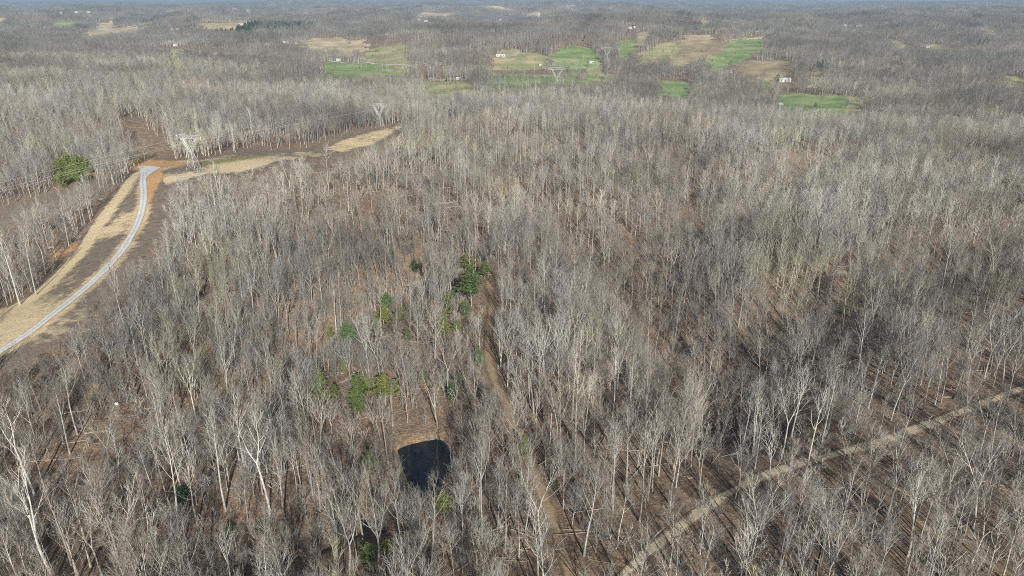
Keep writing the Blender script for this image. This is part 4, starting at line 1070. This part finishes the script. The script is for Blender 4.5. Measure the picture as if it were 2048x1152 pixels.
# ------------------------------------------------------------------ evergreens and other trees that stand out
CACHE = {}
pts = hit([e[0] for e in EV], [e[1] for e in EV])
for q, ((px, py, top, wr, kind, mk, lab), (x, y, z)) in enumerate(zip(EV, pts)):
    wr = min(wr * (1.9 if py < 400 and px < 250 else 1.1), 1.15)
    v = (top - 576) / FPX; h = min(max(CAM_H + y * (-SP - v * CP) / (CP - v * SP) - z, 2.5), 22)
    hb = 4 if h < 5.5 else 9 if h < 12 else 16
    far = math.hypot(x, y) > 600
    key = (hb, round(wr * 5), kind, mk, q % 2, far)
    if key not in CACHE:
        tr, cr = conifer(800 + q, hb, hb * wr, kind, .5 if far else 1.15)
        CACHE[key] = (tr.mesh('trunk', [B]), cr.mesh('foliage', [M[mk]]))
    plant('pine' if kind == 'pine' else 'cedar', CACHE[key], (x, y, z), random.random() * 6.28, (1.45 if py < 400 and px < 250 else 1.12) * h / hb, lab, 'pine tree' if kind == 'pine' else 'cedar', 'evergreens', ('trunk', 'foliage'))
tr, cr = shrub(900, 4.2, 4.5, 420); (x, y, z), = hit([868], [626])
plant('rusty_leaved_bush', (tr.mesh('stem', [B]), cr.mesh('leaves', [M['rust']])), (x, y, z), 0, 1.2, 'bush still holding rusty orange leaves in the evergreen cluster', 'bush', None, ('stem', 'leaves'))
tr, cr = shrub(901, 9, 6, 500); bm1 = (tr.mesh('trunk', [B]), cr.mesh('crown', [M['blossom']]))
for (px, py, s, lab) in ((1512,168,1.3,'taller white blossoming tree left of the small green yard'), (1527,168,1.0,'shorter white blossoming tree left of the long white barn')):
    (x, y, z), = hit([px], [py]); plant('blossoming_tree', bm1, (x, y, z), px, s, lab, 'tree', 'white blossoming trees')
tr, cr = shrub(902, 5, 5, 300); (x, y, z), = hit([876], [236])
plant('yellow_bush', (tr.mesh('stem', [B]), cr.mesh('leaves', [M['yellowpine']])), (x, y, z), 0, 1.2, 'yellow green bush in the woods right of the second tower', 'bush', None, ('stem', 'leaves'))
#==BUILT==
# ------------------------------------------------------------------ fallen logs, boulder, brush pile
LOGS = [(270,1040,385,1025,.28,'long pale fallen trunk low on the left slope'),(60,925,165,915,.22,'fallen grey trunk across the open left slope'),(90,1062,155,1030,.25,'pale log lying under the corner giant'),
 (165,868,225,862,.18,'thin fallen pole above the olive grass'),(312,922,345,918,.22,'short log near the middle of the slope'),(120,888,172,882,.2,'fallen trunk near the upper left slope'),(395,965,430,950,.18,'pale branch beside the clay cut'),
 (310,722,385,723,.25,'long pale trunk fallen in the woods below the road'),(200,1022,222,1046,.3,'dark rotting log under the slope trees'),(1640,1035,1700,1045,.2,'log in front of the brush pile'),(1400,755,1440,745,.18,'slim log in the woods above the dirt track'),
 (1755,1022,1800,1020,.2,'pale log right of the stout forked tree'),(800,1120,825,1122,.16,'thin log on the clay floor before the pond'),(1395,905,1430,895,.18,'fallen pole left of the dirt track'),(1090,902,1112,885,.25,'dead log beside the crooked dead tree'),(560,770,600,765,.2,'log among trees left behind the pond')]
for (a, b, c, d, r, lab) in LOGS:
    p, q = hit([a, c], [b, d]); R = random.Random(int(a)); n = 6; t = np.linspace(0, 1, n)[:,None]
    P = p[None] * (1 - t) + q[None] * t; P[:,2] = height(P[:,0], P[:,1]) + r * .7; P[:,:2] += np.array([[R.gauss(0, .18), R.gauss(0, .18)] for _ in range(n)])
    o = P[0].copy(); m = MB(); m.tube(P - o, np.linspace(r * .8, r * .4, n), 7)
    k = MB()
    for _ in range(7):
        w, T = along(P - o, R.uniform(.45, 1)); L = R.uniform(.8, 2.6); k.tube([w, w + side_dir(T, 1.0, R.random() * 6.28) * L * .5 + np.array([0, 0, .2]), w + side_dir(T, .8, R.random() * 6.28) * L * .3 + np.array([0, 0, .6]) + T * .2], [.05, .035, .015], 4)
    e = bpy.data.objects.new('fallen_log', None); COL.objects.link(e); e.location = o; tag(e, lab, 'log', 'fallen logs')
    m.build('trunk', [M['log']], e); k.build('branch_stubs', [M['log']], e)
(x, y, z), = hit([234], [809])
bm = bmesh_rock = MB(); R = random.Random(5)
for a, cc in (((0, 0, .45), 1.0),):
    nphi, nth = 7, 12; V = [];
    for i_ in range(nphi):
        for j_ in range(nth):
            ph = math.pi * (i_ + .5) / nphi; t_ = 2 * math.pi * j_ / nth; rr_ = .55 * (1 + R.uniform(-.16, .16))
            V.append((rr_ * 1.2 * math.sin(ph) * math.cos(t_), rr_ * math.sin(ph) * math.sin(t_), 0.25 + rr_ * .85 * math.cos(ph)))
    Q = [(i_*nth+j_, (i_+1)*nth+j_, (i_+1)*nth+(j_+1) % nth, i_*nth+(j_+1) % nth) for i_ in range(nphi-1) for j_ in range(nth)]
    V += [(0, 0, .71), (0, 0, -.4)]
    bm.add(V, Q)
tag(bm.build('boulder', [M['rock']], None, (x, y, z)), 'pale boulder on the clay bank above the olive grass', 'boulder')
(x, y, z), = hit([1682], [1035]); m = MB(); R = random.Random(9)
for _ in range(150):
    a = R.random() * 3.14; L = R.uniform(2, 6); c = np.array([R.gauss(0, 2.2), R.gauss(0, 1.3), abs(R.gauss(0, .6)) + .2]); d = np.array([math.cos(a), math.sin(a), R.uniform(-.25, .25)])
    m.tube([c - d * L / 2, c + np.array([0, 0, .15]), c + d * L / 2], [.06, .045, .02], 4)
tag(m.build('brush_pile', [M['log']], None, (x, y, z)), 'heap of grey dead branches below the dirt track', 'brush pile')

# ------------------------------------------------------------------ transmission towers and their wires
def tower_meshes(h=28.0):
    """single-circuit lattice tower: splayed legs, waist, V window, flat bridge"""
    legs, vee, arm, ins = MB(), MB(), MB(), MB()
    w0, w1, hz = 4.2, 1.1, h * .50          # half base, half waist, waist height
    def bar(m, a, b, r=.07): m.tube([a, b], [r * .72, r * .72], 4)
    lv = [0, .26, .48, .68, .85, 1.0]; hw = [w0 + (w1 - w0) * t for t in lv]; zs = [hz * t for t in lv]
    cs = [(-1,-1),(1,-1),(1,1),(-1,1)]
    for sx, sy in cs: bar(legs, (sx*w0, sy*w0, -.5), (sx*w1, sy*w1, hz), .13)
    for i_ in range(5):
        for k in range(4):
            a, b = cs[k], cs[(k+1) % 4]
            bar(legs, (a[0]*hw[i_], a[1]*hw[i_], zs[i_]), (b[0]*hw[i_+1], b[1]*hw[i_+1], zs[i_+1])); bar(legs, (b[0]*hw[i_], b[1]*hw[i_], zs[i_]), (a[0]*hw[i_+1], a[1]*hw[i_+1], zs[i_+1]))
            bar(legs, (a[0]*hw[i_+1], a[1]*hw[i_+1], zs[i_+1]), (b[0]*hw[i_+1], b[1]*hw[i_+1], zs[i_+1]))
    zt = h * .90; wv = h * .23
    for s in (-1, 1):
        for sy in (-1, 1):
            bar(vee, (s*w1, sy*w1, hz), (s*(wv+.9), sy*.7, zt), .11); bar(vee, (s*.15, sy*w1, hz), (s*(wv-1.3), sy*.7, zt), .09)
        n = 6
        for i_ in range(n):
            t, t2 = i_/n, (i_+1)/n
            o = lambda t, e: (s*(w1+(wv+.9-w1)*t) if e else s*(.15+(wv-1.3-.15)*t), 0)
            for sy in (-1, 1):
                yy = lambda t: sy*(w1+(.7-w1)*t)
                bar(vee, (o(t,1)[0], yy(t), hz+(zt-hz)*t), (o(t2,0)[0], yy(t2), hz+(zt-hz)*t2), .055); bar(vee, (o(t,0)[0], yy(t), hz+(zt-hz)*t), (o(t2,1)[0], yy(t2), hz+(zt-hz)*t2), .055)
            bar(vee, (o(t,1)[0], -w1+(w1-.7)*t, hz+(zt-hz)*t), (o(t2,1)[0], w1-(w1-.7)*t2, hz+(zt-hz)*t2), .055)
    L = h * .43
    for sy in (-.7, .7):
        bar(arm, (-L*.72, sy, zt), (L*.72, sy, zt), .10); bar(arm, (-L*.72, sy, h), (L*.72, sy, h), .10)
        for s in (-1, 1): bar(arm, (s*L*.72, sy, zt), (s*L, 0, h-.5), .09); bar(arm, (s*L*.72, sy, h), (s*L, 0, h-.5), .09)
        n = 14
        for i_ in range(n):
            xa_, xb_ = -L*.72 + 1.44*L*i_/n, -L*.72 + 1.44*L*(i_+1)/n
            bar(arm, (xa_, sy, zt if i_ % 2 else h), (xb_, sy, h if i_ % 2 else zt), .055)
    for i_ in range(15):
        xa_ = -L*.72 + 1.44*L*i_/14; bar(arm, (xa_, -.7, h), (xa_, .7, h), .05); bar(arm, (xa_, -.7, zt), (xa_, .7, zt), .05)
    for s in (-1, 0, 1):
        x0 = s * L * .92; z0 = zt if s == 0 else h - .6
        m = [(x0, 0, z0 - q * .28) for q in range(10)]; ins.tube(m, [.16 if q % 2 else .06 for q in range(10)], 6)
    return legs, vee, arm, ins, L, zt
_t = tower_meshes(); TM = [m.mesh(nm, [M['steel']]) for m, nm in zip(_t[:4], ('legs', 'window_frame', 'crossarm', 'insulators'))]; TL, TZ = _t[4], _t[5]
TW = [(388,338,270,'nearest lattice pylon standing where the gravel road ends'), (760,256,207,'second lattice pylon, on the grassy ridge beyond the first'), (1113,178,135,'pylon whose V-shaped top shows above the central woods'), (1213,125,95,'far pylon on the cleared strip between green hills')]
tb = hit([t[0] for t in TW], [t[1] for t in TW]); dirs = np.diff(tb[:,:2], axis=0); dirs = np.vstack([dirs[0], (dirs[:-1] + dirs[1:]) / 2, dirs[-1]])
tops = []
for (px, py, top, lab), (x, y, z), d in zip(TW, tb, dirs):
    v = (top - 576) / FPX; h = min(max(CAM_H + y * (-SP - v * CP) / (CP - v * SP) - z, 20), 46); s = h / 28.0
    yaw = math.atan2(d[1], d[0]) - math.pi / 2
    if px < 500: yaw = -0.25
    e = bpy.data.objects.new('transmission_tower', None); COL.objects.link(e); e.location = (x, y, z); e.rotation_euler = (0, 0, yaw); e.scale = (s, s, s); tag(e, lab, 'pylon', 'transmission towers')
    for nm, me in zip(('legs', 'window_frame', 'crossarm', 'insulators'), TM):
        o = bpy.data.objects.new(nm, me); COL.objects.link(o); o.parent = e
    tops.append([(x + math.cos(yaw) * k * TL * .92 * s, y + math.sin(yaw) * k * TL * .92 * s, z + ((TZ if k == 0 else 27.4) - 2.6) * s) for k in (-1, 0, 1)])
first = [(-345, 330, 6), (-337, 322, 6), (-329, 314, 6)]
for k, nm in enumerate(('outer left', 'middle', 'outer right')):
    P = [first[k]] + [t[k] for t in tops]; m = MB()
    for a, b in zip(P[:-1], P[1:]):
        a, b = np.array(a), np.array(b); t = np.linspace(0, 1, 25)[:,None]; q = a * (1 - t) + b * t; q[:,2] -= 4 * (np.linalg.norm(b - a) ** 2) / 60000 * (t * (1 - t))[:,0]
        m.tube(q, .028, 4)
    tag(m.build('power_line_wire', [M['wire']]), nm + ' wire strung from pylon to pylon over the ridge', 'wire', 'power line wires')

# ------------------------------------------------------------------ farms and houses of the far country
hpts = hit([h[0] for h in HOUSES], [h[1] for h in HOUSES])
for (px, py, lx, ly, wh, yaw, wm, rm, nm, lab), (x, y, z) in zip(HOUSES, hpts):
    lx *= .58; ly *= .58; wh *= .7
    e = bpy.data.objects.new(nm, None); COL.objects.link(e); e.location = (x, y, z + .3); e.rotation_euler = (0, 0, yaw); tag(e, lab, nm, 'farm buildings')
    wl, rf, dr = MB(), MB(), MB(); rh = ly * .28
    wl.box((0, 0, wh / 2 - .8), (lx, ly, wh + 1.6))
    for s in (-1, 1):
        X = s * (lx / 2 - .002); wl.add([(X, -ly/2, wh), (X, ly/2, wh), (X, 0, wh + rh)], [(0, 1, 2, 2)]) if False else wl.add([(X, -ly/2, wh), (X, ly/2, wh), (X, .01, wh + rh), (X, -.01, wh + rh)], [(0, 1, 2, 3)])
    o = .5; t = .18
    for s in (-1, 1):
        a = (s * (ly/2 + o), wh - rh * o / (ly/2) + .02); b = (0, wh + rh + .02); V = []
        for X in (-lx/2 - o, lx/2 + o):
            V += [(X, a[0], a[1]), (X, b[0], b[1]), (X, b[0], b[1] + t), (X, a[0], a[1] + t)]
        rf.add(V, [(0,1,2,3),(7,6,5,4),(0,4,5,1),(1,5,6,2),(2,6,7,3),(3,7,4,0)])
    n = max(2, int(lx / 5))
    for k in range(n):
        X = -lx/2 + lx * (k + .5) / n
        if k == n // 2: dr.box((X, -ly/2 - .03, 1.1), (1.3 if nm == 'house' else 3, .1, 2.2))
        else:
            w = MB(); w.box((X, -ly/2 - .03, 1.7), (1.1, .1, 1.3)); 
            if lx < 60 and math.hypot(x, y) < 1700: w.build('window', [M['glass']], e)
    wl.build('wall', [M[wm]], e); rf.build('roof', [M[rm]], e); dr.build('door', [M['brownroof']], e)

# ------------------------------------------------------------------ the air
zmax = max(float(GV[:,2].max()) + 30, CAM_H + 8); zmin = float(GV[:,2].min()) - 1.5
hm = MB(); hm.box((0, 20000, (zmax + zmin) / 2), (90000, 62000, zmax - zmin)); hz_ = hm.build('haze', [bpy.data.materials.new('haze')])
hmat = hz_.data.materials[0]; hmat.use_nodes = True; ht = hmat.node_tree; ht.nodes.clear(); ho = ht.nodes.new('ShaderNodeOutputMaterial'); hv = ht.nodes.new('ShaderNodeVolumePrincipled')
hv.inputs['Color'].default_value = (0.55, 0.75, 1.0, 1); hv.inputs['Density'].default_value = 0.95e-4; hv.inputs['Anisotropy'].default_value = 0.1
ht.links.new(hv.outputs[0], ho.inputs['Volume']); tag(hz_, kind='stuff')
